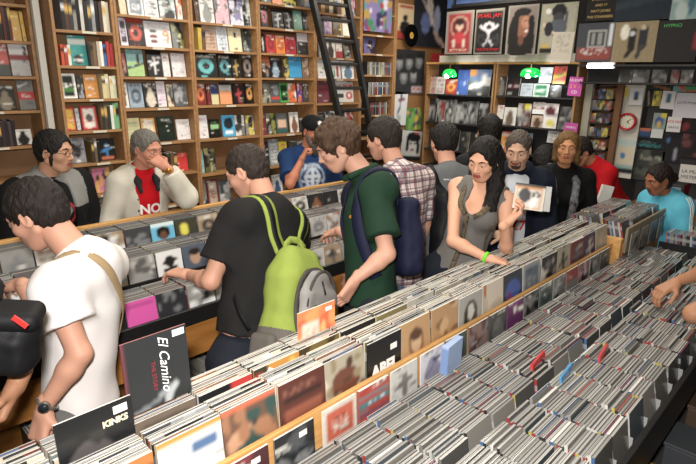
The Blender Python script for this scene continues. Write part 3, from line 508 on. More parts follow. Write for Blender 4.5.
for k, z in enumerate(NZ[1:]):
    for j in range(3):
        wd = (nl-nr)/3-.006; A = make_art('photo', ['#6a1c18', '#2a2624', '#8a7a5a', '#22242a', '#a8281c', '#3a3c40'][(k*2+j) % 6], ['#b8a880', '#2f5a9a', '#c9b82a'][(k+j) % 3], k*3+j, 7, 7)
        o = link('compact_disc_case', art_mesh('cd', wd, .085, .01, A), PRINT); o.rotation_euler = (-.08, 0, -math.pi/2); o.location = (5.36, nl-.006-(wd+.004)*(j+.5), z+.001)
        tag(o, f"{['left', 'middle', 'right'][j]} case on the {ORD[k]} level of the niche shelf", 'cd case', 'cases in the niche shelf')
struct(pbox('trim_5', 611, 617, 76, 185, 5.28, .05, mat('post_wood', '#6a4526', .6, noise=.2), None, None))
struct(pbox('trim_6', 617.5, 641, 77, 152, 5.40, .03, mat('door_white', '#c4c0b4', .6, noise=.08), None, None))
struct(pbox('trim_7', 642, 712, 77, 215, 5.46, .03, DARK, None, None))
# clock
ck = thing('wall_clock', 'round wall clock with a red rim and cream dial', 'clock', tuple(at_x(627.3, 121.7, 5.36)))
rc = abs(at_x(618, 121, 5.36)[1]-at_x(636.6, 121, 5.36)[1])/2
MB().lathe([(rc*.74, -.012), (rc*.8, -.022), (rc*.92, -.026), (rc, -.018), (rc, .02), (rc*.74, .02)], 40, axis='x').build('rim', mat('red_plastic', '#b01424', .3), ck, True)
MB().lathe([(0, -.008), (rc*.76, -.008), (rc*.76, .0)], 40, axis='x').build('dial', mat('dial', '#d5d0bb', .6), ck)
for nm, a, L in (('hour_hand', -2.2, .35), ('minute_hand', -.9, .5)):
    MB().tube([(-.011, 0, 0), (-.011, math.sin(a)*rc*L, math.cos(a)*rc*L-.0)], .003, 6).build(nm, BLKI, ck)
for k in range(12):
    a = k*math.pi/6; MB().box((-.0105, -.002, -.004), (-.0085, .002, .004)).build('hour_mark', BLKI, ck, loc=(0, math.sin(a)*rc*.64, math.cos(a)*rc*.64))
# flyers
FX = 5.39
def fly(*a, **k): return wallposter(*a, group=k.pop('group', 'flyers on the end wall'), **k)
fly(619, 629, 86, 99, FX-.01, Art('#c9c39a', 10, 12, 20).rect(.15, .15, .85, .9, '#c9b32c').blobs([hx('#8a4a2a'), hx('#d8c040')], 5, .15), 'cream flyer with a yellow and brown picture above the clock', 'flyer', 'flyer')
fly(629.5, 643, 88, 105, FX-.02, Art('#d0cfcd', 12, 14, 21).rect(.3, .3, .7, .8, '#3a5a7a').rect(.3, .3, .7, .45, '#2c3a2c'), 'white flyer with a small blue picture right above the clock', 'flyer', 'flyer')
fly(661, 675, 91, 109, FX, Art('#d3d0ce', 12, 14, 22).rect(.3, .35, .7, .85, '#3a6a80').rect(.3, .35, .7, .45, '#2a2a2c'), 'white flyer with blue picture on the dark board', 'flyer', 'flyer', tilt=.05)
fly(644, 671, 78, 91, FX+.05, Art('#22302a', 20, 10, 23).line(.3, .5, 1, .9, .05, '#3a8a8a').line(.3, .5, 1, .1, .05, '#b86a2a').ell(.15, .7, .12, .2, '#b8503a'), 'dark flyer with radiating coloured rays', 'flyer', 'flyer')
fly(674, 706, 77, 92, FX+.03, Art('#6a9a94', 20, 10, 24).ell(.6, .4, .45, .4, '#c2402a').ell(.65, .3, .3, .25, '#3a8a5a').rect(0, .8, 1, 1, '#a8c8cc'), 'bright red and green banner at the right edge', 'poster', 'poster')
fly(646, 652, 90, 107, FX+.05, Art('#28241f', 8, 14, 25).line(.3, .9, .6, .2, .12, '#9a8a70'), 'narrow dark figure flyer on the dark board', 'flyer', 'flyer')
fly(653, 661, 91, 106, FX+.04, Art('#a8963a', 8, 12, 26).blobs([hx('#3a3a2a'), hx('#d8c83a')], 5, .2), 'olive yellow flyer on the dark board', 'flyer', 'flyer')
fly(674, 706, 93, 118, FX, Art('#c5c3c8', 20, 14, 27), 'large white notice with a line of black lettering', 'notice', 'notice', letters=[('LOTE MUSICAL', .14, .5, .6, BLKI)])
fly(653, 666, 113, 129, FX+.03, Art('#8a9a8a', 12, 14, 28).ell(.5, .45, .35, .35, '#3a5a9a').rect(.6, .75, 1, 1, '#d8c62a').ell(.5, .3, .2, .2, '#c9a83a'), 'blue and yellow flyer right of the clock', 'flyer', 'flyer')
fly(667, 681, 117, 132, FX+.0, Art('#d2d0cf', 14, 12, 29), 'white flyer with red and dark words', 'flyer', 'flyer', letters=[('VOLVER', .25, .5, .68, RED), ('GRATIS', .2, .5, .3, BLKI)])
fly(682, 704, 116, 133, FX+.03, Art('#2a1618', 14, 12, 30).blobs([hx('#7a2028'), hx('#181214')], 8, .2), 'dark red flyer at the right edge', 'flyer', 'flyer')
fly(638, 650, 128, 139, FX+.05, Art('#2a4a7a', 12, 8, 31).rect(0, .7, 1, 1, '#c06a3a').rect(0, 0, 1, .2, '#1a1a1c'), 'small blue flyer with orange top below the clock', 'flyer', 'flyer')
fly(651, 663, 129, 138, FX+.03, Art('#c3cac8', 12, 8, 32), 'small blank pale flyer below the blue and yellow one', 'flyer', 'flyer')
fly(636, 664, 139, 149, FX+.05, Art('#141a1c', 20, 10, 33).dots(.2, .5, .1, .9, '#2a8a8a', .6).dots(.6, .8, .1, .7, '#5a7a7a', .4), 'black flyer with teal lettering', 'flyer', 'flyer')
fly(634, 663, 150, 181, FX+.05, Art('#3c403a', 22, 22, 34).dots(.7, .85, .2, .9, '#9a9a8a', .7).blobs([hx('#55584e'), hx('#1f2220')], 12, .14), 'dark green printed poster behind the girl', 'poster', 'poster')
fly(664, 680, 135, 162, FX+.05, Art('#1a1a1e', 14, 20, 35).ell(.75, .3, .12, .25, '#8a8c98').ell(.2, .8, .1, .1, '#3a6a9a'), 'black poster with a pale figure behind the girl', 'poster', 'poster')
fly(681, 704, 134, 158, FX+.05, Art('#2a1a20', 14, 18, 36).blobs([hx('#6a3a3a'), hx('#18161a')], 8, .2), 'dark brownish poster at the right edge', 'poster', 'poster')
fly(679, 704, 165, 183, FX+.0, Art('#cfcbc4', 18, 12, 37), 'white poster with bold black title at the right edge', 'poster', 'poster', letters=[('LA MUJER', .26, .55, .62, BLKI), ('MISTERIO', .26, .55, .3, BLKI)])
fly(614, 634, 137, 178, 5.36, Art('#c3bfb2', 20, 34, 38).rect(0, .78, 1, .95, '#a9bfb8').rect(.1, .35, .9, .75, '#c9bfa0').ell(.42, .55, .14, .08, '#3a78b0').rect(0, .12, 1, .25, '#1c1f22').rect(0, .25, 1, .33, '#8aa8a0'), 'tall pale calendar sheet with a blue dot under the clock', 'calendar', 'calendar')
# magenta cards
MAG = mat('magenta_card', '#c0309a', .5)
for (u0, u1, v0, v1, lab, ls) in ((568, 581.5, 77, 96, 'magenta price card beside the right lamp-lit shelf', (('NUEVO', .2, .5, .82, WHITEI), ('2 X 1', .26, .5, .5, mat('orange_ink', '#e89a3a', .5)), ('CD', .22, .5, .2, WHITEI))), (564, 577, 123, 134, 'magenta price card low by the blond woman', (('OFERTA', .26, .5, .6, WHITEI),))):
    wallposter(u0, u1, v0, v1, SX-.03, Art('#b82f96', 8, 10, 3), lab, 'sign', 'price_card', letters=ls, tilt=.05)
# green glass lamps
GL = mat('green_lamp_glass', '#12a041', .15, emit=1.5, coat=.5)
for (u, v, lab, L) in ((449.5, 74, 'glowing green glass lamp over the left disc shelf', .15), (530.5, 73.5, 'glowing green glass lamp over the right disc shelf', .2)):
    c = at_x(u, v, SX-.13); t = thing('green_lamp', lab, 'lamp', tuple(c), rz=0, group='green glass lamps')
    v_ = []; f_ = []; n = 14; m = 13
    for i in range(n+1):
        s = i/n*2-1; rr = max(.02, (1-abs(s)**3.2))**.5
        for k in range(m+1):
            a = math.pi*(k/m)*1.25-.4; v_.append((-math.cos(a)*.06*rr, s*L/2, (math.sin(a)*.062)*rr-.01))
    for i in range(n):
        for k in range(m): q = i*(m+1)+k; f_.append((q, q+1, q+m+2, q+m+1))
    sh = MB().add(v_, f_).build('lamp_shade', GL, t, True); so = sh.modifiers.new('s', 'SOLIDIFY'); so.thickness = .004
    MB().lathe([(0, -.024), (.02, -.018), (.026, 0), (.02, .018), (0, .024)], 16, (-.045, 0, -.022)).build('bulb', mat('bulb_glow', '#eaffea', emit=14), t, True)
    MB().tube([(0, 0, .05), (0, 0, .085), (.03, 0, .1), (.10, 0, .105)], .006, 8).build('bracket', mat('brass', '#b08d4a', .3, metal=1), t)
    l = bpy.data.lights.new('lamp_light', 'POINT'); l.energy = 2.6; l.color = (.93, .97, 1); l.shadow_soft_size = .02
    lo = bpy.data.objects.new('lamp_light', l); COL.objects.link(lo); lo.location = (c[0]-.02, c[1]-.09, c[2]-.07)
# counter by the end wall
ct = thing('counter', 'dark counter with a wooden top at the right edge', 'counter', (4.62, .25, 0))
bx('body', (0, 0, 0), (.38, 1.1, .96), DARK, ct); bx('counter_top', (-.03, -.02, .96), (.40, 1.13, .99), mat('counter_wood', '#8a6238', .5, noise=.2), ct)
for i, (dx, dy, dz, c, nm) in enumerate(((.15, .25, .16, '#2c2c30', 'card_terminal'), (.2, .55, .12, '#6d6a66', 'storage_box'), (.3, .85, .2, '#1f2124', 'till'))):
    t = thing(nm, f"{['small black card terminal', 'grey cardboard box', 'dark till with a tilted face'][i]} on the counter top behind the girl", 'box' if i == 1 else 'device', (4.62+dx, .25+dy, .9905))
    bx('body', (-.09, -.1, 0), (.09, .1, dz), mat('dev'+str(i), c, .5), t, .006); bx('face', (-.095, -.08, dz*.5), (-.0905, .08, dz*.9), mat('devf'+str(i), ['#55606a', '#8a8780', '#7d8890'][i], .3), t)
# ================================================================ disc cases and record sleeves
def slab(w, t, h, top, front, spine, back='#333333', nf=4, seed=0, style='photo', inset=.25):
    """arrays of one upright case: striped top edge, printed front, coloured spine on the -x side"""
    A = make_art(style, front, ['#8a8a8a', '#222', '#b9a48c', '#4a5a7a'][seed % 4], seed, nf, nf) if nf > 1 else None
    v = []; c = []; f = []
    def q(p, cols):
        n = len(v); v.extend(p); c.extend(cols); f.append((n, n+1, n+2, n+3))
    x, y = w/2, t/2
    if A is None: q([(-x, -y, 0), (x, -y, 0), (x, -y, h), (-x, -y, h)], [hx(front)]*4)
    else:
        for j in range(nf):
            for i in range(nf):
                x0, x1 = -x+w*i/nf, -x+w*(i+1)/nf; z0, z1 = h*j/nf, h*(j+1)/nf
                q([(x0, -y, z0), (x1, -y, z0), (x1, -y, z1), (x0, -y, z1)], [tuple(A.a[j, i])]*4)
    ts = [hx(q_) for q_ in top]; n = len(ts)
    for k, cc in enumerate(ts):
        y0, y1 = -y+t*k/n, -y+t*(k+1)/n
        q([(-x, y0, h), (x, y0, h), (x, y1, h), (-x, y1, h)], [cc]*4)
    s = hx(spine)
    for a, b, cc in ((0, .62, s), (.62, .8, tuple(min(1, k*.4+.25) for k in s)), (.8, 1, s)):
        q([(-x, y, h*a), (-x, -y, h*a), (-x, -y, h*b), (-x, y, h*b)], [cc]*4)
    q([(x, -y, 0), (x, y, 0), (x, y, h), (x, -y, h)], [ts[0]]*4)
    q([(x, y, 0), (-x, y, 0), (-x, y, h), (x, y, h)], [hx(back)]*4)
    q([(-x, y, 0), (x, y, 0), (x, -y, 0), (-x, -y, 0)], [hx(back)]*4)
    return np.array(v), f, np.array(c)
def mesh_of(name, V, F, Cc):
    me = bpy.data.meshes.new(name); me.from_pydata([tuple(p) for p in V], [], F); setcol(me, Cc); return me
GREYS = ['#a3a19d', '#96948f', '#aeaba5', '#8c8a85', '#9c9a95', '#b5b2ab', '#85837d']
SPINES = ['#b5b2ab', '#8a8884', '#26262a', '#9a2a2c', '#b5a43a', '#3a6494', '#c9c6be', '#5a5a5e', '#3a3a3c', '#2f2f33', '#a83a38', '#77756f']
CW, CT, CH = .142, .0104, .125
rg = random.Random(11)
CASEV = []
for k in range(28):
    g1 = rg.choice(GREYS); dk = rg.choice(['#56544f', '#64625e', '#716e69', '#484644'])
    top = rg.choice([[g1, g1, dk, g1], [g1, g1, g1, dk], ['#b0ada7', g1, dk, g1], [g1, '#8f8d88', g1, dk], [dk, g1, '#a8a59f', g1]])
    if k == 5: top = ['#d0cdc6', '#d6d3cc', '#c0bdb6']
    if k == 9: top = ['#b0483a', '#6a2a2a', g1]
    if k == 21: top = ['#7a2f52', '#4a2236', g1]
    if k == 13: top = ['#2f4f7a', '#22344a', g1]
    CASEV.append(slab(CW, CT, CH, top, rg.choice(['#55534f', '#6a655e', '#4a4a4c', '#7a7772', '#5a4a48', '#4a5258', '#8a857c']), SPINES[k % len(SPINES)], seed=k, nf=1))
CASEM = [mesh_of('cd_case', *c) for c in CASEV]
class Stuff:
    def __init__(s): s.V = []; s.F = []; s.C = []; s.n = 0
    def add(s, arr, M):
        V, F, Cc = arr; R = np.array(M.to_3x3()); T = np.array(M.translation)
        s.V.append(V@R.T+T); s.C.append(Cc); s.F += [tuple(i+s.n for i in q) for q in F]; s.n += len(V)
    def build(s, name, m, label, cat):
        me = mesh_of(name, np.concatenate(s.V), s.F, np.concatenate(s.C)); o = link(name, me, m); return tag(o, label, cat, kind='stuff')
restcd = Stuff(); restrec = Stuff()
def rotm(x, y, z, rx, rz=0, ry=0): return Matrix.Translation((x, y, z)) @ Matrix.Rotation(rz, 4, 'Z') @ Matrix.Rotation(ry, 4, 'Y') @ Matrix.Rotation(rx, 4, 'X')
# ---------------------------------------------------------------- the big disc bin
BX0, BX1, BY0, BY1, BZ = .62, 4.06, .372, 1.012, .785
bn = thing('disc_bin', 'large black bin filled with rows of disc cases, right foreground', 'rack', (0, 0, 0))
bx('tray', (BX0, BY0-.012, BZ-.02), (BX1, BY1, BZ), DARK, bn)
bx('front_lip', (BX0, BY0-.035, .70), (BX1, BY0-.014, .868), BLACK, bn, .003)
bx('base_panel', (BX0, BY0+.05, 0), (BX1, BY0+.07, BZ-.02), DARK, bn)
bx('end_panel', (BX0-.02, BY0-.03, 0), (BX0, BY1, .86), BLACK, bn); bx('end_panel', (BX1, BY0-.03, 0), (BX1+.02, BY1, .86), BLACK, bn)
bx('step_board', (BX0, BY0-.17, .50), (BX1, BY0+.05, .52), mat('step_grey', '#3a3835', .6), bn)
bx('middle_divider', (BX0, .686, BZ), (BX1, .692, .865), DARK, bn)
cols = []; x = BX0+.06; k = 0
while x < BX1-.16:
    cols.append(x); x += .1535
for i, x in enumerate(cols):
    if i: bx('divider', (x-.0045, BY0, BZ), (x-.0035, BY1-.003, BZ+.06), mat('clear_divider', '#9a9a98', .3), bn)
ncase = 0; NMAX = 128
NEARW = ['nearest', 'second nearest', 'third', 'fourth', 'fifth', 'sixth', 'seventh', 'eighth', 'ninth', 'tenth']
for i, x in enumerate(cols):
    for half, (ya, yb) in enumerate(((.372, .684), (.694, 1.006))):
        lean = -rg.uniform(.14, .26); pit = CT/math.cos(lean)+.0007; dz = rg.uniform(-.001, .0); y = ya+.008; end = yb-.125*math.sin(-lean)-.008
        off = rg.uniform(-.003, .003)
        if half: y -= .004
        n = 0
        while y < end:
            vk = rg.randrange(28); g = 0
            if rg.random() < .05: y += rg.uniform(.004, .014)
            up = rg.choice([0]*7+[.006, .012])
            r = rotm(x+CW/2+off+rg.uniform(-.0015, .0015), y, BZ+.002+up*1.0, lean)
            if .85 < x+CW and i <= 7 and ncase < NMAX and x > .72:
                o = bpy.data.objects.new('compact_disc_case', CASEM[vk]); COL.objects.link(o)
                if not CASEM[vk].materials: CASEM[vk].materials.append(CASE)
                o.matrix_world = r; ncase += 1
                tag(o, f"grey-edged disc case filed upright in the big bin, {NEARW[i]} column, {'near the customer side' if half == 0 else 'beside the display covers'}", 'cd case', f"disc cases, {NEARW[i]} column, {'outer' if half == 0 else 'inner'} half")
            else: restcd.add(CASEV[vk], r)
            y += pit; n += 1
for i_, (x_, c_, n_) in enumerate(((1.9, '#7a5a22', 'amber'), (2.25, '#3a3c40', 'charcoal'), (2.6, '#4a3a2c', 'brown'))):
    t = thing('storage_box', f'{n_} box on the low step board under the disc bin', 'box', (x_, .29, .5205)); m_ = mat('step_box'+str(i_), c_, .6)
    bx('body', (-.09, -.06, 0), (.09, .06, .09), m_, t, .004); bx('lid', (-.094, -.064, .09), (.094, .064, .105), m_, t, .003)
# a few cases and dividers sticking up
for (u, v, c, lab) in ((537, 365, '#c81e22', 'red-edged disc case pulled up among the grey ones'), (566, 378, '#2f8ac0', 'blue-edged disc case sticking up in the bin'), (604, 357, '#c4262a', 'small red case near the bin edge')):
    p = at_z(u, v, .93); o = link('compact_disc_case', mesh_of('c', *slab(CW, CT, CH, [c, c, c], c, c, nf=1)), CASE); o.matrix_world = rotm(p[0]+.06, p[1], BZ+.022, -.2, .12); tag(o, lab, 'cd case')
# ---------------------------------------------------------------- sleeve rack with the display ledge
rk = thing('record_rack', 'long wooden rack of record sleeves with covers displayed along its side', 'rack', (0, 0, 0))
RX0, RX1 = .06, 3.47
bx('display_board', (RX0, 1.046, .80), (RX1, 1.062, .998), WOODL, rk, .002)
bx('display_ledge', (RX0, 1.016, .845), (RX1, 1.046, .862), GREYM, rk, .002)
bx('ledge_lip', (RX0, 1.014, .862), (RX1, 1.017, .872), GREYM, rk)
bx('tray', (RX0, 1.062, .912), (RX1, 1.318, .93), DARK, rk)
bx('back_rail', (RX0, 1.318, .80), (RX1, 1.334, 1.045), WOODL, rk, .002)
bx('middle_divider', (RX0, 1.180, .93), (RX1, 1.184, 1.02), DARK, rk)
bx('body_panel', (RX0, 1.30, .04), (RX1, 1.316, .80), WOODF, rk); bx('plinth', (RX0, 1.06, 0), (RX1, 1.28, .06), DARK, rk); bx('inner_panel', (RX0, 1.04, .06), (RX1, 1.06, .80), DARK, rk)
bx('end_post', (RX1, 1.0, 0), (RX1+.045, 1.34, 1.03), WOODL, rk, .003); bx('end_panel', (RX0-.02, 1.04, 0), (RX0, 1.334, .99), WOODF, rk)
SLV = []
EDG = ['#dcd9d2', '#cfccc4', '#bdbab2', '#e4e1da', '#aaa79f', '#d6ccb2', '#c6c3bb', '#6a6864', '#ddd5be', '#b1aea6', '#9a978f', '#d2cfc7']
for k in range(24):
    e = EDG[k % 12]; SLV.append(slab(.178, .0062, .178, [e, rg.choice(EDG), rg.choice(['#8a877f', e, '#a5a29a', '#5a5853'])], rg.choice(['#3a3a3c', '#8a5a3a', '#b9a88a', '#22242a', '#6a2a2a', '#5a6a6a', '#d0cabd']), rg.choice(['#d0cabd', '#2a2a2c', '#a04a2a', '#c9b88a', '#5a5a58']), seed=k+40, nf=5))
SLM = [mesh_of('sleeve', *c) for c in SLV]
def sleeve(x, y, z, lean, label, art, w=.178, t=.005, group=None, rz=0, ry=0, edge='#d8d4ca', h=None, name='record_sleeve'):
    o = link(name, art_mesh(name, w, h or w, t, art, edge=edge), PRINT); o.location = (x, y, z); o.rotation_euler = (lean, ry, rz)
    return tag(o, label, 'record', group)
def tagx(o, x, z, w_=.03, h_=.018, rot=0, t=.005):   # white price sticker
    q = bx('price_sticker', (-w_/2, -.0006, -h_/2), (w_/2, 0, h_/2), WHITEI, o); q.location = (x, -t/2-.0004, z); q.rotation_euler = (0, rot, 0); return q
xs = [.10+.1865*i for i in range(18)]
def A_(bg, n=24, seed=0): return Art(bg, n, n, seed)
FRONT = {
 1: (A_('#7a4a28', seed=1).ell(.5, .1, .55, .6, '#8fc0cc').ell(.5, .05, .36, .4, '#1c1815').rect(0, .85, 1, 1, '#b8702a'), 'brown sleeve with a pale blue arc and black centre'),
 2: (A_('#cfd0cc', seed=2).rect(0, .0, 1, .45, '#6f7f88').line(0, .5, 1, .3, .1, '#e6e4de').rect(.5, .62, .9, .78, '#4a6a94').rect(0, .93, 1, 1, '#b98a2a'), 'white and blue landscape sleeve with a gold top edge'),
 3: (A_('#6a4a38', seed=3).blobs([hx('#9a6a48'), hx('#3a3a38'), hx('#b88a68'), hx('#2f4a44')], 22, .14).rect(0, .92, 1, 1, '#c9603a'), 'brown collage sleeve with a reddish orange edge'),
 4: (A_('#5a2a20', seed=4).rect(.08, .3, .92, .5, '#8a4a34').rect(.08, .62, .92, .7, '#30201c').dots(.75, .88, .1, .8, '#8a5a48', .4), 'dark red-brown sleeve with blocky picture'),
 5: (A_('#a59a84', seed=5).ell(.5, .45, .36, .32, '#6a3a28').blobs([hx('#8a7a5a'), hx('#c9bea4'), hx('#4a3222')], 16, .1), 'beige sleeve with an ornate brown drawing'),
 6: (A_('#121212', seed=6), 'black sleeve with bold white ABEL lettering'),
 7: (A_('#b98f5c', seed=7).ell(.5, .5, .27, .32, '#8a5f3a').ell(.5, .5, .18, .24, '#caa67c').ell(.5, .66, .2, .12, '#5a3a22'), 'tan sleeve with an oval portrait'),
 8: (A_('#b48a5a', seed=8).blobs([hx('#caa26e'), hx('#8a6238')], 12, .14), 'plain tan sleeve, next after the oval portrait'),
 9: (A_('#a5a39c', seed=9).ell(.5, .45, .3, .4, '#4a4844').ell(.5, .55, .15, .2, '#c9c5bc').line(.3, .6, .25, .1, .07, '#2f2d2a'), 'grey sleeve with a long-haired drawn woman'),
 10: (A_('#d0c4b0', seed=10).line(.1, 0, .1, 1, .05, '#b8622a').blobs([hx('#bdb29e')], 6, .2), 'cream sleeve with a rust stripe on its left'),
 11: (A_('#39404a', seed=11).ell(.5, .5, .4, .3, '#3a5aa8').ell(.3, .3, .15, .2, '#7a3a7a'), 'dark sleeve with blue and violet shapes'),
}
BACKC = {
 3: (A_('#1a1a1c', seed=21).ell(.65, .3, .25, .25, '#c84a4a').ell(.68, .3, .14, .14, '#e0b8b0').rect(.6, .6, 1, 1, '#b8261e'), 'dark sleeve with red corner and round picture'),
 4: (A_('#c98a2a', seed=22).rect(0, .0, .5, .6, '#8a2f24').blobs([hx('#d8b83a'), hx('#a82f24'), hx('#3a3a2a')], 14, .13), 'yellow and red sleeve with a tilted white tag'),
 5: (A_('#4a3c22', seed=23).blobs([hx('#7a6430'), hx('#2a2218')], 10, .15), 'olive brown sleeve below the orange card'),
 6: (A_('#2b2826', seed=24), 'near-black sleeve in the rear row behind the beige one'),
 7: (A_('#8a7a4a', seed=25).blobs([hx('#b8a878')], 8, .15), 'mustard grey sleeve in the rear row'),
}
nrec = 0
cand = []
for i, x in enumerate(xs):
    for row, (ya, yb) in enumerate(((1.067, 1.178), (1.187, 1.314))):
        lean = -rg.uniform(.05, .14) if row == 0 else -rg.uniform(.04, .1)
        end = yb-.178*math.sin(-lean)-.003; y = ya+.004; n = 0; ln0 = lean
        jx = rg.uniform(-.002, .002)
        while y < end:
            M = rotm(x+.0915+jx+rg.uniform(-.001, .001), y, .9315+rg.choice([0, 0, .001, .003, .006]), lean)
            cand.append((i, row, n, M, rg.randrange(24))); y += .0067+rg.choice([0, 0, 0, .0006, .002]); n += 1
front_objs = []
for (i, row, n, M, vk) in cand:
    if n == 0:
        D = FRONT if row == 0 else BACKC
        if i in D: art, words = D[i]
        else:
            c1 = rg.choice(['#8f8c86', '#4a4a4c', '#b3a890', '#6a5a4c', '#2a2b30', '#7a3a3a', '#9aa0a0', '#c0b9a8', '#503a5a']); art = make_art(rg.choice(['photo', 'portrait', 'frame', 'figure']), c1, rg.choice(['#2a2a2a', '#c9c2b4', '#8a5a3a', '#5a6a7a']), i*2+row+90, 16, 16)
            words = f"{NAMEC(c1)}-toned sleeve at the {'front of the ledge-side' if row == 0 else 'head of the rear'} row"
        q = M.to_translation(); e = M.to_euler()
        o = sleeve(q.x, q.y, q.z, e.x, f"{words}, {['first','second','third','fourth','fifth','sixth','seventh','eighth','ninth','tenth','eleventh','twelfth','thirteenth','fourteenth','fifteenth','sixteenth','seventeenth','eighteenth'][i]} column of the rack", art, group='front sleeves of the rack columns')
        front_objs.append((i, row, o)); nrec += 1
        if (row, i) in ((0, 6),):
            lettering('ABEL', .062, WHITEI, o, .0, -.0032, .062, bold=.0035)
            bx('price_sticker', (.03, -.0034, .118), (.065, -.0028, .14), WHITEI, o)
        if (row, i) == (1, 4): tagx(o, -.03, .14, .035, .045, .6)
        if (row, i) == (1, 3): tagx(o, .02, .125)
        if (row, i) == (0, 3): pass
for (i, row, n, M, vk) in cand:
    if n == 0: continue
    if i >= 1 and nrec < 270:
        o = bpy.data.objects.new('record_sleeve', SLM[vk]); COL.objects.link(o)
        if not SLM[vk].materials: SLM[vk].materials.append(PRINT)
        o.matrix_world = M; nrec += 1
        cn = ['first','second','third','fourth','fifth','sixth','seventh','eighth','ninth','tenth','eleventh','twelfth','thirteenth'][i]
        tag(o, f"record sleeve filed edge-up in the {'ledge-side' if row == 0 else 'rear'} row, {cn} column of the rack", 'record', f"filed sleeves, {cn} column {'ledge side' if row == 0 else 'rear'}")
    else: restrec.add(SLV[vk], M)
# sleeves pulled up out of their rows
ART_K = A_('#1a1a1b', 30, 31).ell(.4, .3, .3, .3, '#4a4544').blobs([hx('#2a2827'), hx('#5a5452')], 10, .1)
ART_K.rect(.0, .7, 1, 1, '#1a1a1b')
o = sleeve(.385, 1.185, 1.028, -.07, 'black sleeve in the near left corner with white label and lettering', ART_K); tagx(o, .06, .155, .034, .02)
lettering('KINKS', .022, CREAM, o, .045, -.0032, .128, bold=.001); 
ART_E = A_('#26282a', 30, 32).rect(.56, .0, .57, 1, '#4a2a30').line(.5, .12, .75, .2, .05, '#7f8486').line(.75, .2, .62, .05, .05, '#a0a4a4').line(.1, .0, .5, .08, .03, '#6a6e70').line(0, 0, 0, 1, .03, '#6a3038')
o = sleeve(.565, 1.225, 1.125, -.05, 'tall dark grey sleeve standing raised, white script down its middle', ART_E, w=.178, edge='#9a5a5a', h=.2); tagx(o, .066, .185, .034, .018)
q = lettering('El Camino', .038, WHITEI, o, .02, -.0034, .112, shear=.5); q.rotation_euler = (math.pi/2, math.pi/2, 0)
q = lettering('THE STORY', .016, mat('dim_red_ink', '#8a2a34', .6), o, -.012, -.0034, .085); q.rotation_euler = (math.pi/2, math.pi/2, 0)
ART_O = A_('#e07a3a', 22, 33).blobs([hx('#e8964a'), hx('#d85a2a'), hx('#f0b05a')], 10, .16).rect(.08, .12, .56, .72, '#e8cdb8').dots(.2, .6, .14, .5, '#c88a6a', .5)
o = sleeve(1.165, 1.262, 1.035, -.03, 'bright orange sleeve with pale panel sticking up behind the backpack', ART_O, w=.172); tagx(o, .055, .15, .03, .015)
# black divider cards with rounded tabs
for (cx_, yy, zz) in ((.75, 1.24, 1.0), (.93, 1.26, 0.99), (1.30, 1.205, 1.0), (1.5, 1.25, .99), (1.87, 1.22, .99), (2.06, 1.13, .985), (2.45, 1.25, .99), (2.8, 1.15, .985)):
    m = MB(); w_, h_ = .085, .145; pts = [(-w_, 0), (w_, 0), (w_, h_*.8)]+[(w_-.02+.02*math.cos(a), h_-.02+.02*math.sin(a)) for a in np.linspace(0, math.pi/2, 5)]+[(-w_+.02+.02*math.cos(a), h_-.02+.02*math.sin(a)) for a in np.linspace(math.pi/2, math.pi, 5)]
    n = len(pts); m.add([(p[0], -.0012, p[1]) for p in pts]+[(p[0], .0012, p[1]) for p in pts], [tuple(range(n)), tuple(range(2*n-1, n-1, -1))]+[(k, (k+1) % n, (k+1) % n+n, k+n) for k in range(n)])
    o = m.build('divider_card', BLACK, None); o.matrix_world = rotm(cx_, yy, zz-.045, -.06); tag(o, 'black rounded divider card among the filed record sleeves', 'divider', 'divider cards in the sleeve rack')
# covers on the display ledge
DISP = [(.30, '#4a4a4c', 'photo', '#888', 'charcoal collage cover'), (.455, '#b9a890', 'portrait', '#5a4030', 'beige portrait cover'), (.62, '#4a1f24', 'blob', '#7a2a30', 'dark red cover with white sticker'), (.79, '#26282a', 'photo', '#4a4e50', 'black graphic cover with white sticker'), (.975, '#cfc6b8', 'frame', '#c0563a', 'white cover with faded red bird'), (1.135, '#b03a2c', 'band', '#4a7a80', 'red cover with teal and dark stripes'), (1.30, '#c6c4be', 'figure', '#77736c', 'white cover with thin sketch'), (1.47, '#d0cbd0', 'portrait', '#8f8aa0', 'pale lilac cover'), (1.63, '#3d4c4c', 'figure', '#8aa0a0', 'dark teal lettered cover'), (1.80, '#5a3a3c', 'photo', '#8a6a60', 'brownish plum cover'), (1.96, '#4b4a48', 'portrait', '#6a6a66', 'grey brown cover'), (2.12, '#6a2f62', 'blob', '#8a4a80', 'violet cover'), (2.28, '#55534e', 'photo', '#8a8880', 'stone grey cover'), (2.44, '#5f6a64', 'disc', '#3a4a44', 'green grey cover'), (2.60, '#7c7a74', 'photo', '#aaa', 'mid grey cover'), (2.76, '#a03a38', 'half', '#8f8c84', 'red and grey cover'), (2.92, '#8a6a60', 'photo', '#c9a', 'dusty pink cover'), (3.08, '#a39f97', 'photo', '#666', 'light grey cover'), (3.24, '#6d6a64', 'text', '#333', 'dim grey cover')]
for i, (x, c1, st, c2, words) in enumerate(DISP):
    art = make_art(st, c1, c2, i+300, 20, 18)
    if i == 7: art.line(.2, .2, .8, .7, .03, '#6a6a80')
    if i == 5: art.rect(0, .2, 1, .28, '#30506a').rect(0, .72, 1, .8, '#5a8a90')
    o = sleeve(x+.074, 1.029, .8635, -.06, f"{words} standing on the display ledge", art, w=.148, t=.01 if i == 5 else .006, h=.128, group='covers on the display ledge', name='record_sleeve')
    if i in (2, 3): tagx(o, .03, .1, t=.007)
bb = thing('box_set', 'pale blue box set standing out from the display ledge', 'box', (1.62, .952, .8635), rz=.3)
bb.location = (1.60, .985, .872); bb.rotation_euler = (0, 0, .12)
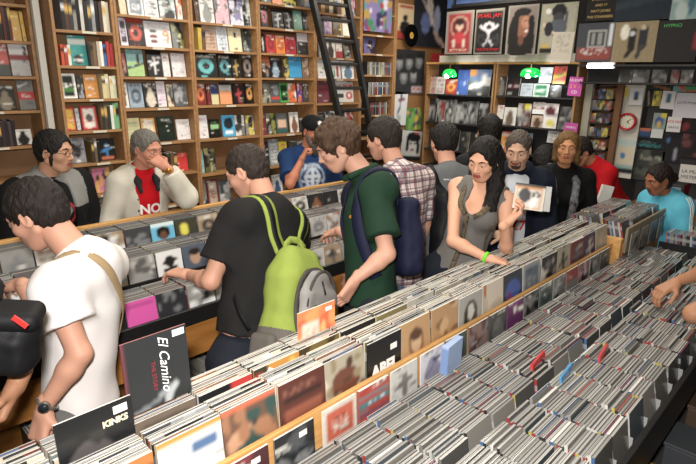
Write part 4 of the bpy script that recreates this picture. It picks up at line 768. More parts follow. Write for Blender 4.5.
bx('box', (-.06, -.014, 0), (.06, .014, .15), mat('pale_blue_card', '#8fa3c4', .5), bb, .002); bx('spine', (-.0615, -.014, .01), (-.0602, .014, .14), mat('pale_blue_spine', '#6f86b0', .5), bb)
# ---------------------------------------------------------------- raised disc block at the end of the rack
eb = thing('disc_block', 'raised wooden block of disc cases at the far end of the rack', 'rack', (0, 0, 0))
EX0, EX1 = 3.53, 4.40
bx('body', (EX0, 1.0, 0), (EX1, 1.36, .99), WOODF, eb); bx('side_board', (EX0, .985, .93), (EX1, 1.0, 1.09), mat('worn_board', '#8d8069', .6, noise=.2), eb); bx('back_board', (EX0, 1.36, .93), (EX1, 1.372, 1.05), WOODL, eb)
for i in range(5):
    x = EX0+.02+i*.155
    for a, b in ((1.006, 1.175), (1.19, 1.355)):
        y = a+.006; lean = -rg.uniform(.05, .3)
        while y < b-.125*math.sin(-lean)-.006:
            M = rotm(x+CW/2, y, .993, lean); vk = rg.randrange(28)
            restcd.add(CASEV[vk], M)
            y += .0112
# covers hung on the block's side
for i in range(4):
    art = make_art('photo', ['#a8a090', '#8a7a6a', '#77736a', '#c0b6a6'][i], '#555', 700+i, 12, 12)
    o = sleeve(EX0+.12+i*.2, .977, .90, 0, f"{['cream', 'brown', 'dark grey', 'light'][i]} cover on the side of the raised disc block", art, w=.15, t=.006, h=.15, group='covers on the raised block')
# ---------------------------------------------------------------- far bins with bright spines beside the girl
fb = thing('disc_bin', 'far bin of disc cases with bright spines by the girl', 'rack', (0, 0, 0))
bx('tray', (4.12, .15, .80), (4.55, .94, .82), DARK, fb); bx('body', (4.14, .17, 0), (4.53, .92, .80), DARK, fb); bx('near_lip', (4.105, .15, .8), (4.12, .94, .9), BLACK, fb)
for x in (4.135, 4.33):
    y = .165
    while y < .90:
        restcd.add(CASEV[rg.randrange(28)], rotm(x+CW/2, y, .822+(.05 if x > 4.2 else .02), -.12)); y += .0112
# ---------------------------------------------------------------- stepped disc rack in front of the book wall
lr = thing('disc_rack', 'long stepped disc rack with wooden front before the book wall', 'rack', (0, 0, 0))
LX0, LX1 = -.95, 4.25
STEP = [(2.215, .862, 2.47), (2.515, .957, 2.80), (2.865, 1.010, 3.09)]
for (y0, z0, y1) in STEP:
    bx('tray', (LX0, y0-.012, z0-.012), (LX1, y1, z0), DARK, lr); bx('row_lip', (LX0, y0-.02, z0-.06), (LX1, y0-.012, z0+.006), BLACK, lr)
    bx('riser', (LX0, y1, z0-.012), (LX1, y1+.01, z0+.07), DARK, lr)
bx('front_lip', (LX0, 2.175, .815), (LX1, 2.193, .893), BLACK, lr, .003)
bx('front_beam', (LX0, 2.20, .63), (LX1, 2.225, .815), WOODF, lr, .002)
bx('back_strip', (LX0, 3.10, 1.10), (LX1, 3.135, 1.135), WOODL, lr, .003); bx('back_panel', (LX0, 3.11, 0), (LX1, 3.13, 1.10), WOODF, lr)
bx('lower_shelf', (LX0, 2.24, .22), (LX1, 2.9, .24), WOODF, lr); bx('inner_panel', (LX0, 2.9, .24), (LX1, 2.92, .88), DARK, lr)
for x in np.arange(LX0, LX1, .62): bx('post', (x, 2.2, 0), (x+.06, 2.26, .63), WOODF, lr, .003)
lcols = [LX0+.03+.152*i for i in range(34)]
def lcol(u, v, y): X_ = at_y(u, v, y)[0]; return min(range(len(lcols)), key=lambda i: abs(lcols[i]+.071-X_))
SPEC = {}
def spec(row, u, v, art, words): SPEC[(row, lcol(u, v, STEP[row][0]))] = (art, words)
spec(0, 130, 308, Art('#c83a96', 14, 14, 1).line(.1, .8, .9, .8, .03, '#8a2a6a'), 'plain magenta pink cover')
spec(0, 159, 305, Art('#cfc6c4', 16, 16, 2).rect(0, .75, 1, 1, '#b0282c').dots(.15, .6, .1, .9, '#a82a34', .5), 'white cover with red picture and lettering')
spec(0, 188, 298, Art('#26262a', 14, 14, 3).blobs([hx('#6a6a6c')], 8, .12), 'black photo cover')
spec(1, 161, 268, Art('#d4d2d0', 18, 18, 4).ell(.5, .55, .2, .25, '#1c1a1a').line(.3, .2, .7, .25, .08, '#2a2828').line(.25, .5, .75, .6, .06, '#1c1a1a'), 'white cover with black ink figure')
spec(1, 186, 260, Art('#4a5260', 18, 18, 5).ell(.5, .45, .22, .28, '#a8846c').ell(.5, .7, .25, .14, '#221c1a'), 'slate cover with a young face')
spec(1, 136, 275, Art('#8a8884', 16, 16, 6).blobs([hx('#b5b2ac'), hx('#55534f')], 10, .15), 'grey cover with faint drawing')
spec(2, 152, 236, Art('#5ab0d0', 18, 18, 7).ell(.5, .55, .3, .28, '#17120f').ell(.5, .42, .16, .2, '#6a4632').rect(.0, .85, 1, 1, '#c9dde0'), 'sky blue cover with a portrait in big dark hair')
spec(2, 178, 230, Art('#18181a', 18, 18, 8).dots(.25, .6, .2, .85, '#c9c9c6', .6).rect(0, .9, 1, 1, '#ccc'), 'black cover with white grunge mark')
spec(2, 197, 224, Art('#3a3a2a', 14, 14, 9).ell(.4, .5, .2, .3, '#d8cc3a'), 'dark cover with yellow figure')
spec(2, 128, 240, Art('#3c3d40', 14, 14, 10).blobs([hx('#77787a')], 9, .15), 'charcoal photo cover')
spec(1, 20, 262, Art('#3f88a8', 16, 14, 12).ell(.5, .4, .35, .2, '#cfdadb').rect(0, 0, 1, .2, '#2a4a5a'), 'teal blue cover at the far left')
LPAL = [('#2a2a2c', 'black'), ('#8a8884', 'grey'), ('#c6c2ba', 'off-white'), ('#5a2a2a', 'maroon'), ('#3a4a5a', 'slate blue'), ('#9a8468', 'tan'), ('#4a5a3a', 'olive'), ('#b8b4b0', 'silver')]
rl = random.Random(5)
for row, (y0, z0, y1) in enumerate(STEP):
    for i, x in enumerate(lcols[:-1]):
        lean = -rl.uniform(.12, .3); y = y0+.006; first = True
        depth = {0: .165, 1: .20, 2: .16}[row]
        while y < min(y0+depth, y1-.03):
            if first:
                if (row, i) in SPEC: art, words = SPEC[(row, i)]
                else: c, nm = LPAL[rl.randrange(8)]; art = make_art(rl.choice(['photo', 'portrait', 'figure', 'text', 'disc']), c, rl.choice(['#ccc', '#333', '#8a5a3a', '#777']), row*50+i, 11, 11); words = f'{nm} cover'
                o = link('compact_disc_case', art_mesh('cd', CW, CH, .0104, art, edge='#a5a29c'), PRINT); o.location = (x+.073, y, z0+.001); o.rotation_euler = (lean, 0, 0)
                tag(o, f"{words}, {['front', 'middle', 'rear'][row]} tier, stack {i+1} from left", 'cd case', 'front covers in the stepped rack')
                first = False
            else: restcd.add(CASEV[rl.randrange(28)], rotm(x+.073+rl.uniform(-.001, .001), y, z0+.001, lean))
            y += .0114
# records lying under the stepped rack
for x in np.arange(.5, 3.2, .0072):
    if ((x-LX0) % .62) < .07: continue
    restrec.add(SLV[rl.randrange(24)], rotm(x, 2.45, .242, 0, math.pi/2))
def spines(unit, k, u0, u1, vt, n):
    zb = unit['zs'][k]+.001; x0 = at_y(u0, vt+10, unit['yF']+.06)[0]; x1 = at_y(u1, vt+10, unit['yF']+.06)[0]; wd = (x1-x0)/n
    for i in range(n): restcd.add(CASEV[rg.randrange(28)], rotm(x0+wd*(i+.5), unit['yF']+.10, zb, 0, math.pi/2))
spines(U['F'], 2, 365, 389, 57, 19); spines(U['F'], 3, 366, 387, 77, 17); spines(U['F'], 4, 368, 386, 98, 15); spines(U['F'], 5, 369, 388, 118, 15)
restcd.build('compact_disc_cases', CASE, 'the remaining grey-edged disc cases packed in the bins, racks and narrow bookcase', 'cd cases')
restrec.build('record_sleeves', PRINT, 'the remaining record sleeves filed in the far rack and under the stepped rack', 'records')
# ================================================================ sculpting: distance field blobs -> one continuous surface
def V3(*a): return np.array(a, float)
def unit(v): v = np.asarray(v, float); return v/(np.linalg.norm(v)+1e-12)
class Sdf:
    def __init__(s): s.p = []
    def cap(s, a, b, ra, rb=None, k=.02, flat=False): s.p.append(('c', np.asarray(a, float), np.asarray(b, float), ra, ra if rb is None else rb, k, 1, flat)); return s
    def ell(s, c, r, R=None, k=.02, sub=False, grow=0): s.p.append(('e', np.asarray(c, float), np.asarray(r, float)+grow, np.eye(3) if R is None else R, 0, k, -1 if sub else 1)); return s
    def box(s, c, hlf, R=None, rad=.01, k=.02, sub=False): s.p.append(('b', np.asarray(c, float), np.asarray(hlf, float), np.eye(3) if R is None else R, rad, k, -1 if sub else 1)); return s
    def cutcap(s, a, b, ra, rb=None, k=.01): s.p.append(('c', np.asarray(a, float), np.asarray(b, float), ra, ra if rb is None else rb, k, -1)); return s
    def plane(s, pt, n, lim=None): s.p.append(('p', np.asarray(pt, float), unit(n), lim, 0, 0, 0)); return s
    def mesh(s, h, noise=0, nf=30, ndir=(1, 1, 1), seed=0):
        lo = []; hi = []
        for q in s.p:
            if q[6] != 1: continue
            if q[0] == 'c': r = max(q[3], q[4]); lo.append(np.minimum(q[1], q[2])-r); hi.append(np.maximum(q[1], q[2])+r)
            else: r = max(q[2])*(1.0 if q[0] == 'e' else 1.75)+q[4] if q[0] == 'e' else np.linalg.norm(q[2])+q[4]; lo.append(q[1]-r); hi.append(q[1]+r)
        lo = np.min(lo, 0)-3*h-noise; hi = np.max(hi, 0)+3*h+noise; n = np.ceil((hi-lo)/h).astype(int)+1
        ax = [(lo[i]+h*np.arange(n[i])).astype(np.float32) for i in range(3)]
        D = np.full(n, .2, np.float32)
        def dist(q, X, Y, Z):
            if q[0] == 'c':
                a, b = q[1], q[2]; d = b-a; L = d@d+1e-12
                t = np.clip(((X-a[0])*d[0]+(Y-a[1])*d[1]+(Z-a[2])*d[2])/L, 0, 1)
                r_ = np.sqrt((X-a[0]-t*d[0])**2+(Y-a[1]-t*d[1])**2+(Z-a[2]-t*d[2])**2)-(q[3]+(q[4]-q[3])*t)
                if len(q) > 7 and q[7]:
                    l_ = math.sqrt(L); r_ = np.maximum(r_, ((X-b[0])*d[0]+(Y-b[1])*d[1]+(Z-b[2])*d[2])/l_)
                return r_
            c, r, R = q[1], q[2], q[3]; px, py, pz = X-c[0], Y-c[1], Z-c[2]
            l = [px*R[0, i]+py*R[1, i]+pz*R[2, i] for i in range(3)]
            if q[0] == 'e':
                k0 = np.sqrt((l[0]/r[0])**2+(l[1]/r[1])**2+(l[2]/r[2])**2); k1 = np.sqrt((l[0]/r[0]**2)**2+(l[1]/r[1]**2)**2+(l[2]/r[2]**2)**2)+1e-6
                return k0*(k0-1)/k1
            qx = [np.abs(l[i])-(r[i]-q[4]) for i in range(3)]
            return np.sqrt(sum(np.maximum(v, 0)**2 for v in qx))+np.minimum(np.maximum(np.maximum(qx[0], qx[1]), qx[2]), 0)-q[4]
        for q in s.p:
            if q[0] == 'p':
                c = q[1]
                if q[3] is None: sl = tuple(slice(0, n[i]) for i in range(3))
                else:
                    a = np.maximum(np.floor((c-q[3]-lo)/h).astype(int), 0); b = np.minimum(np.ceil((c+q[3]-lo)/h).astype(int)+1, n); sl = tuple(slice(a[i], b[i]) for i in range(3))
                X, Y, Z = np.ix_(ax[0][sl[0]], ax[1][sl[1]], ax[2][sl[2]])
                dd = (X-c[0])*q[2][0]+(Y-c[1])*q[2][1]+(Z-c[2])*q[2][2]
                if q[3] is not None:
                    rr = np.sqrt((X-c[0])**2+(Y-c[1])**2+(Z-c[2])**2)-q[3]*.95; dd = np.minimum(dd, -rr)
                D[sl] = np.maximum(D[sl], dd); continue
            k = q[5]; m = k+2.5*h
            if q[0] == 'c': r = max(q[3], q[4]); A, B = np.minimum(q[1], q[2])-r-m, np.maximum(q[1], q[2])+r+m
            else:
                ext = np.sqrt(((q[3]*q[2])**2).sum(1)) if q[0] == 'e' else (np.abs(q[3])*q[2]).sum(1)
                A, B = q[1]-ext-m, q[1]+ext+m
            a = np.clip(np.floor((A-lo)/h).astype(int), 0, n); b = np.clip(np.ceil((B-lo)/h).astype(int)+1, 0, n)
            if np.any(b <= a): continue
            sl = tuple(slice(a[i], b[i]) for i in range(3)); X, Y, Z = np.ix_(ax[0][sl[0]], ax[1][sl[1]], ax[2][sl[2]])
            d = dist(q, X, Y, Z).astype(np.float32); o = D[sl]
            if q[6] == 1:
                hh = np.maximum(k-np.abs(o-d), 0)/k; D[sl] = np.minimum(o, d)-hh*hh*k*.25
            else:
                d = -d; hh = np.maximum(k-np.abs(o-d), 0)/k; D[sl] = np.maximum(o, d)+hh*hh*k*.25
        if noise:
            X, Y, Z = np.ix_(*ax); x, y, z = X*nf*ndir[0]+seed, Y*nf*ndir[1], Z*nf*ndir[2]
            D += noise*(np.sin(x+1.7*np.sin(y*.8+z*.5))*np.sin(y+1.3*np.sin(z*.7+x*.6)+1)*1.0+.6*np.sin(z*1.9+2*np.sin(x*.9)+.8*y)*np.cos(x*1.3-y*.7)).astype(np.float32)
        return surfnet(D, lo, h)
def surfnet(D, lo, h):
    S = D < 0; nx, ny, nz = D.shape
    cnt = np.zeros((nx-1, ny-1, nz-1), np.int8)
    for i in (0, 1):
        for j in (0, 1):
            for k in (0, 1): cnt += S[i:nx-1+i, j:ny-1+j, k:nz-1+k]
    act = (cnt > 0) & (cnt < 8); I = np.argwhere(act)
    if len(I) == 0: return np.zeros((0, 3)), np.zeros((0, 4), int)
    idx = -np.ones(act.shape, int); idx[act] = np.arange(len(I))
    acc = np.zeros((len(I), 3)); num = np.zeros(len(I)); cor = [(i, j, k) for i in (0, 1) for j in (0, 1) for k in (0, 1)]
    val = {c: D[I[:, 0]+c[0], I[:, 1]+c[1], I[:, 2]+c[2]] for c in cor}
    for a in cor:
        for ax in range(3):
            if a[ax]: continue
            b = list(a); b[ax] = 1; b = tuple(b); m = (val[a] < 0) != (val[b] < 0); t = val[a][m]/(val[a][m]-val[b][m])
            p = np.tile(np.array(a, float), (m.sum(), 1)); p[:, ax] += t; acc[m] += p; num[m] += 1
    Vt = (I+acc/num[:, None])*h+lo; Q = []
    for ax in range(3):
        o1, o2 = [(1, 2), (2, 0), (0, 1)][ax]
        sa = [slice(0, None)]*3; sb = [slice(0, None)]*3; sa[ax] = slice(0, -1); sb[ax] = slice(1, None)
        A, B = S[tuple(sa)], S[tuple(sb)]; E = np.argwhere(A != B); E = E[(E[:, o1] > 0) & (E[:, o2] > 0) & (E[:, o1] < D.shape[o1]-1) & (E[:, o2] < D.shape[o2]-1)]
        def c(d1, d2): e = E.copy(); e[:, o1] += d1; e[:, o2] += d2; return idx[e[:, 0], e[:, 1], e[:, 2]]
        q = np.stack([c(-1, -1), c(0, -1), c(0, 0), c(-1, 0)], 1); fl = ~A[E[:, 0], E[:, 1], E[:, 2]]; q[fl] = q[fl][:, ::-1]; Q.append(q)
    F = np.concatenate(Q); F = F[(F >= 0).all(1)]
    return Vt, F
def quads_mesh(name, parts):
    """parts: list of (verts, quads, material index array or int)"""
    V = np.concatenate([p[0] for p in parts]); off = 0; F = []; MI = []
    for p in parts: F.append(p[1]+off); MI.append(np.full(len(p[1]), p[2]) if np.isscalar(p[2]) else p[2]); off += len(p[0])
    F = np.concatenate(F); MI = np.concatenate(MI); me = bpy.data.meshes.new(name)
    me.vertices.add(len(V)); me.vertices.foreach_set('co', V.astype(np.float32).ravel()); me.loops.add(len(F)*4); me.loops.foreach_set('vertex_index', F.astype(np.int32).ravel())
    me.polygons.add(len(F)); me.polygons.foreach_set('loop_start', np.arange(0, len(F)*4, 4, dtype=np.int32)); me.polygons.foreach_set('loop_total', np.full(len(F), 4, np.int32))
    me.polygons.foreach_set('material_index', MI.astype(np.int32)); me.polygons.foreach_set('use_smooth', np.ones(len(F), bool)); me.update(calc_edges=True); return me
def obj_of(name, parts, mats, parent, org):
    parts = [(p[0]-org, p[1], p[2]) for p in parts]
    return link(name, quads_mesh(name, parts), mats, parent)
def bvh_of(V, F): return BVHTree.FromPolygons([tuple(p) for p in V], [tuple(int(i) for i in q) for q in F])
def Rz(a): a = math.radians(a); return np.array([[math.cos(a), -math.sin(a), 0], [math.sin(a), math.cos(a), 0], [0, 0, 1]])
def frame(fwd, up):  # columns: right, forward, up
    u = unit(up); f = unit(np.asarray(fwd, float)-np.dot(fwd, u)*u); return np.stack([np.cross(f, u), f, u], 1)
def hfwd(a): a = math.radians(a); return V3(math.cos(a), math.sin(a), 0)
SKIN = lambda n, c, c2=None: mat('skin_'+n, c, .55, noise=.06, nscale=7, spec=.35)
EYEW = mat('eye_white', '#d8d2cc', .25); EYEI = mat('eye_iris', '#1f130d', .15)
def cloth(name, c, rough=.85, bump=.12, **k): return mat('cloth_'+name, c, rough, noise=k.pop('noise', .12), nscale=k.pop('nscale', 14), spec=.2, bump=bump, bscale=k.pop('bscale', 300), **k)
def hairm(name, c, c2): return mat('hair_'+name, c, .65, color2=tuple((a*.65+b*.35) for a, b in zip(hx(c), hx(c2))), nscale=60, stretch=(1, 1, .25), spec=.3, bump=.5, bscale=220)

def hand_sdf(W, f, n, tside, curl=.35, s=1.0, spread_=.1, tcurl=.3):
    """W wrist, f finger direction, n palm normal (towards the palm side), tside +1/-1 thumb side"""
    f = unit(f); n = unit(n-np.dot(n, f)*f); t = np.cross(n, f)*tside; S = Sdf(); s = s
    S.cap(W-f*.03*s, W+f*.012*s, .0255*s, .024*s, .01)
    for a, b in ((.026, .03), (.009, .011), (-.009, -.01), (-.026, -.028)):
        S.cap(W+(f*.012+t*a*.7)*s, W+(f*.085+t*b)*s, .0145*s, .0115*s, .014)
    S.ell(W+(f*.035+t*.02+n*.008)*s, V3(.014, .028, .014)*s, np.stack([t, f, n], 1), .014)
    L = (.073, .082, .077, .06)
    for i, a in enumerate((.03, .0105, -.009, -.0275)):
        p = W+(f*(.088-.004*(i == 3)-.002*(i == 0))+t*a)*s; ang = 0; r = (.0088, .009, .0086, .0076)[i]*s
        for j, (fr, da) in enumerate(((.46, 55), (.30, 70), (.24, 45))):
            ang += math.radians(da*curl*(1+.12*i)+4); d = f*math.cos(ang)+n*math.sin(ang)+t*spread_*(1.2-i*.8)*.6
            q = p+unit(d)*L[i]*fr*s; S.cap(p, q, r, r*.93, .005); p = q; r *= .93
    p = W+(f*.022+t*.024+n*.004)*s; d = unit(f*.62+t*.72+n*.25)
    q = p+d*.042*s; S.cap(p, q, .0125*s, .0105*s, .012); d2 = unit(f*(.9-.3*tcurl)+t*(.35-.5*tcurl)+n*(.2+.6*tcurl)); r_ = q+d2*.03*s; S.cap(q, r_, .0105*s, .0095*s, .006)
    d3 = unit(d2+n*.4*tcurl-t*.2*tcurl); S.cap(r_, r_+d3*.024*s, .0095*s, .0078*s, .005)
    return S
def head_parts(H, R, s, female=False, look=(0, 0), age=0, mouth=0):
    """H head centre, R columns right/forward/up"""
    L = lambda x, y, z: H+R@(V3(x, y, z)*s)
    S = Sdf(); w = .93 if female else 1.0
    S.ell(L(0, -.015, .03), V3(.0745, .094, .086)*s, R, .02); S.ell(L(0, .028, -.025), V3(.06*w, .064, .082)*s, R, .03)
    S.ell(L(0, .05, -.085), V3(.03*w, .028, .022)*s, R, .03)
    for q in (-1, 1):
        S.cap(L(q*.056*w, -.01, -.05), L(q*.022, .055, -.088), .014*s*w, .013*s, .03)
        S.ell(L(q*.04, .055, -.018), V3(.024, .024, .022)*s, R, .02)
        S.cap(L(q*.012, .083, .034), L(q*.046, .066, .03), .0105*s if not female else .008*s, .008*s, .014)
        S.ell(L(q*.031, .093, .012), V3(.0165, .014, .011)*s, R, .012, sub=True)
        S.ell(L(q*.031, .0735, .0125), V3(.0155, .0135, .0125)*s, R, .004)
    S.cap(L(0, .084, .02), L(0, .102, -.018), .0075*s, .0105*s, .014); S.ell(L(0, .1045, -.022), V3(.011, .011, .009)*s*(.9 if female else 1), R, .006)
    for q in (-1, 1): S.ell(L(q*.0125, .094, -.025), V3(.008, .010, .007)*s, R, .006); S.ell(L(q*.006, .1, -.0325), V3(.0035, .005, .004)*s, R, .003, sub=True)
    S.ell(L(0, .074, -.052), V3(.03, .018, .022)*s, R, .02)
    for q in (-1, 1):
        S.cap(L(0, .0925, -.0475), L(q*.02, .083, -.0515), .0048*s, .003*s, .005); S.cap(L(0, .0915, -.0585), L(q*.018, .083, -.0555), .0062*s, .0035*s, .005)
    S.cap(L(-.021, .0955, -.053), L(.021, .0955, -.053), .0022*s, .0022*s) if False else None
    S.cutcap(L(-.02, .094, -.0532), L(.02, .094, -.0532), .0014*s, .0014*s, .003)
    for q in (-1, 1):
        Re = R@np.array(Matrix.Rotation(q*-.35, 3, 'Z')); S.ell(L(q*.077, -.012, -.002), V3(.009, .02, .033)*s, Re, .006); S.ell(L(q*.086, -.006, .002), V3(.006, .011, .02)*s, Re, .004, sub=True)
    V, F = S.mesh(.0042*s); c = (V[F].mean(1)-H)@R/s
    mi = np.zeros(len(F), int)
    mi[(np.abs(c[:, 0]) < .024) & (c[:, 1] > .084) & (c[:, 2] < -.0445+.15*0) & (c[:, 2] > -.0655) & (np.abs(c[:, 0]) < .024-.4*np.abs(c[:, 2]+.054))] = 1
    parts = [(V, F, mi)]
    for q in (-1, 1):
        E = Sdf(); e = L(q*.031, .0775, .0085); E.ell(e, V3(.012, .0118, .0062)*s, R, .002); v, f = E.mesh(.0022*s)
        cc = (v[f].mean(1)-e)@R/s; parts.append((v, f, np.where(np.abs(cc[:, 0]-look[0]*.004) < .0058, 3, 2)))
    return parts, L
def unit_rows(a): return a/(np.linalg.norm(a, axis=1)[:, None]+1e-9)
def hair_sdf(H, R, s, kind, gr=0):
    L = lambda x, y, z: H+R@(V3(x, y, z)*s); S = Sdf(); noise, nf = .0032, 190
    t = {'crop': .005, 'short': .012, 'thick': .020, 'curly': .020, 'long': .013, 'tied': .010, 'old': .008, 'hood': .0}[kind]
    S.ell(L(0, -.018, .034), (V3(.0745, .094, .086)+t)*s, R, .015)
    if kind in ('crop', 'short', 'thick', 'curly', 'old'): S.ell(L(0, -.045, -.015), (V3(.062, .058, .06)+t*.5)*s, R, .02)
    if kind == 'long' or kind == 'tied': S.ell(L(0, -.04, -.02), (V3(.068, .065, .075)+t*.6)*s, R, .02)
    if kind == 'thick': S.ell(L(0, .05, .1), V3(.06, .05, .03)*s, R, .03); S.ell(L(0, -.02, .12), V3(.06, .07, .025)*s, R, .03)
    if kind == 'curly':
        r = random.Random(3)
        for i in range(46):
            a = r.uniform(0, 6.28); b = r.uniform(-.25, 1.3); S.ell(L(.088*math.cos(a)*math.cos(b), -.015+.11*math.sin(a)*math.cos(b), .03+.1*math.sin(b)), V3(.018, .018, .018)*s, R, .008)
        noise, nf = .004, 170
    # clear the face and ears
    top = {'old': .078, 'crop': .072, 'short': .072, 'thick': .070, 'curly': .068, 'long': .080, 'tied': .078}[kind]
    S.ell(L(0, .095, -.055), V3(.074 if kind not in ('long',) else .064, .098, top+.062)*s, R, .012, sub=True)
    if kind in ('crop', 'short', 'thick', 'curly', 'old', 'tied'):
        for q in (-1, 1): S.ell(L(q*.085, .004, -.028), V3(.026, .034, .046)*s, R, .008, sub=True)
        S.box(L(0, 0, -.19), V3(.2, .2, .1)*s, R, .01, .02, sub=True)
    return S, L, noise, nf

def person(label, head, d, face, hyaw=None, pitch=10, roll=0, lean=.05, h=None, female=False, skin=('med', '#b98264'), hair=None, top=None, legs='#2a3242', legname='jeans', arms={}, girth=1.0, sh=1.0, side=0., look=(0, 0), zpel=None, resb=.0085, lips='#8a4a42', beard=None, nf=.02, shirt_kind='t_shirt', sleeve_len=.55, hem=-.12, neck=None, trou='trousers', feet=0.0, pel=None, brow=None, undershirt=None, headz=None):
    u, v = head; Hc = at_d(u, v, d); hs = .92 if female else .96
    F0 = hfwd(face); hy = face if hyaw is None else hyaw
    Rh = frame(hfwd(hy), V3(0, 0, 1))@np.array(Matrix.Rotation(math.radians(roll), 3, 'Y'))@np.array(Matrix.Rotation(-math.radians(pitch), 3, 'X'))
    stand = (Hc[2]+.12) if h is None else h
    kf = stand/1.75
    N = Hc+Rh@V3(0, -.035, -.10)+V3(0, 0, -.022)-F0*nf
    P = V3(N[0], N[1], zpel if zpel else .53*stand)-F0*lean+np.cross(F0, V3(0, 0, 1))*side if pel is None else np.asarray(pel, float)
    zt = unit(N-P); Ls = np.linalg.norm(N-P)/.545; T3 = frame(F0, zt)
    T = lambda x, y, z: P+T3@V3(x*sh, y*girth, z*Ls)
    root = thing('person', label, 'person', (P[0], P[1], 0)); org = V3(P[0], P[1], 0)
    sk = SKIN(*skin); sw = .158 if female else .182
    def torso(S, o, shoulder=True):
        g = V3(girth*sh, girth, 1)
        S.ell(T(0, -.01, -.03), V3(.165 if not female else .17, .118, .12)*g+o, T3, .06); S.ell(T(0, .0, .12), V3(.146 if not female else .122, .105 if not female else .092, .15*Ls)*g+o, T3, .06)
        S.ell(T(0, 0, .32), V3(.163 if not female else .14, .112 if not female else .095, .17*Ls)*g+o, T3, .07)
        if female:
            for q in (-1, 1): S.ell(T(q*.068, .085, .315), V3(.062, .052, .06)+o, T3, .04)
        for q in (-1, 1):
            S.cap(T(q*.05, -.02, .44), T(q*sw*.9, -.01, .435), .055+o, .052+o, .05); S.cap(T(q*.02, -.03, .49), T(q*sw*.8, -.02, .45), .04+o, .04+o, .05)
    S = Sdf(); torso(S, 0); S.cap(T(0, -.02, .46), Hc+Rh@V3(0, -.025, -.05), .056 if not female else .047, .052 if not female else .043, .03)
    J = {}; hp = {}
    for q, nm in ((-1, 'L'), (1, 'R')):
        a = arms.get(nm, {}); sf = a.get('sf', .035 if a.get('w') is not None else 0); Sh = T(q*(sw-sf*.5), -.005+sf, .43); ua, fa = .285*kf, .25*kf
        if a.get('w') is not None: W = np.asarray(a['w'], float)
        else: W = Sh+T3@V3(q*.07, .10, 0)+V3(0, 0, -.51*kf)
        dv = W-Sh; L = np.linalg.norm(dv)
        if L > .985*(ua+fa): W = Sh+dv/L*.985*(ua+fa); dv = W-Sh; L = np.linalg.norm(dv)
        e = unit(dv); hint = np.asarray(a.get('e', T3@V3(q*.5, -1, -.3)), float); hint = unit(hint-np.dot(hint, e)*e)
        x = (ua*ua-fa*fa+L*L)/(2*L); y = math.sqrt(max(ua*ua-x*x, 1e-6)); E = Sh+e*x+hint*y
        if a.get('E') is not None: E = np.asarray(a['E'], float)
        if a.get('E') is not None and a.get('w') is not None: W = np.asarray(a['w'], float)
        J[nm] = (Sh, E, W); th = .84 if female else 1.0
        S.cap(Sh, E, .047*th, .036*th, .03); S.cap(E, E+(W-E)*.3, .036*th, .037*th, .02); S.cap(E+(W-E)*.3, W, .037*th, .0235*th, .02)
        f = np.asarray(a.get('f', unit(W-E)), float); n = np.asarray(a.get('n', T3@V3(-q, 0, 0)), float)
        hp[nm] = hand_sdf(W+unit(f)*.01, f, n, a.get('t', 1), a.get('curl', .35), (.9 if female else 1.0), tcurl=a.get('tc', .3))
    hipz = P[2]-.06; knee = {}
    def leg(S2, o):
        for q in (-1, 1):
            A = T(q*.088, 0, -.06); K = V3(A[0], A[1], hipz*.54)+F0*(.035+feet*q)+T3[:, 0]*q*.02; B = V3(K[0], K[1], .09)-F0*(.05-feet*q)
            S2.cap(A, K, .086+o, .058+o*1.3, .05); S2.cap(K, B, .058+o*1.3, .04+o*1.6, .03); knee[q] = (A, K, B)
    leg(S, 0)
    for q in (-1, 1): B = knee[q][2]; S.cap(B, B-V3(0, 0, .04)+F0*.12, .034, .03, .03)
    parts = []
    Vb, Fb = S.mesh(resb); parts.append((Vb, Fb, 0))
    hpart, L_ = head_parts(Hc, Rh, hs, female, look); parts += hpart
    for nm in ('L', 'R'): v_, f_ = hp[nm].mesh(.0038); parts.append((v_, f_, 0))
    obj_of('body', parts, [sk, mat('lips_'+lips[1:], lips, .45), EYEW, EYEI], root, org)
    out = dict(root=root, org=org, T=T, T3=T3, H=Hc, Rh=Rh, J=J, Ls=Ls, P=P, N=N, hs=hs, knee=knee, F0=F0, L=L_)
    # trousers and shoes
    St = Sdf(); St.ell(T(0, -.01, -.03), V3(.166 if not female else .17, .119, .125)*V3(girth*sh, girth, 1)+.008, T3, .05); leg(St, .014); St.plane(T(0, 0, .075), zt)
    v_, f_ = St.mesh(.0095, .0035, 26, (1, 1, .7)); obj_of(trou, [(v_, f_, 0)], [cloth(legname, legs, noise=.3, nscale=9)], root, org)
    for q in (-1, 1):
        B = knee[q][2]; Ss = Sdf(); b = V3(B[0], B[1], .045); Ss.cap(b-F0*.05, b+F0*.15-V3(0, 0, .008), .042, .036, .02); Ss.plane(V3(B[0], B[1], .004), V3(0, 0, -1)); Ss.cap(b, b+V3(0, 0, .05), .043, .046, .02)
        v_, f_ = Ss.mesh(.008); obj_of('shoe', [(v_, f_, 0)], [mat('shoe_leather', '#1d1a19', .5)], root, org)
    # hair
    if hair:
        kind, c1, c2 = hair[:3]; HS, L, nz, nf = hair_sdf(Hc, Rh, hs, kind)
        for ex in hair[3:]: ex(HS, L, hs)
        v_, f_ = HS.mesh(.0048, nz, nf, (1, 1, .35)); obj_of('hair', [(v_, f_, 0)], [hairm(c1[1:], c1, c2)], root, org)
        bm_ = Sdf()
        for q in (-1, 1): bm_.cap(L(q*.015, .0935, .033), L(q*.032, .0895, .0385), .0028, .0032, .004); bm_.cap(L(q*.032, .0895, .0385), L(q*.048, .0765, .032), .0032, .002, .004)
        v_, f_ = bm_.mesh(.0026); obj_of('eyebrows', [(v_, f_, 0)], [hairm((brow or c1)[1:], brow or c1, c2)], root, org)
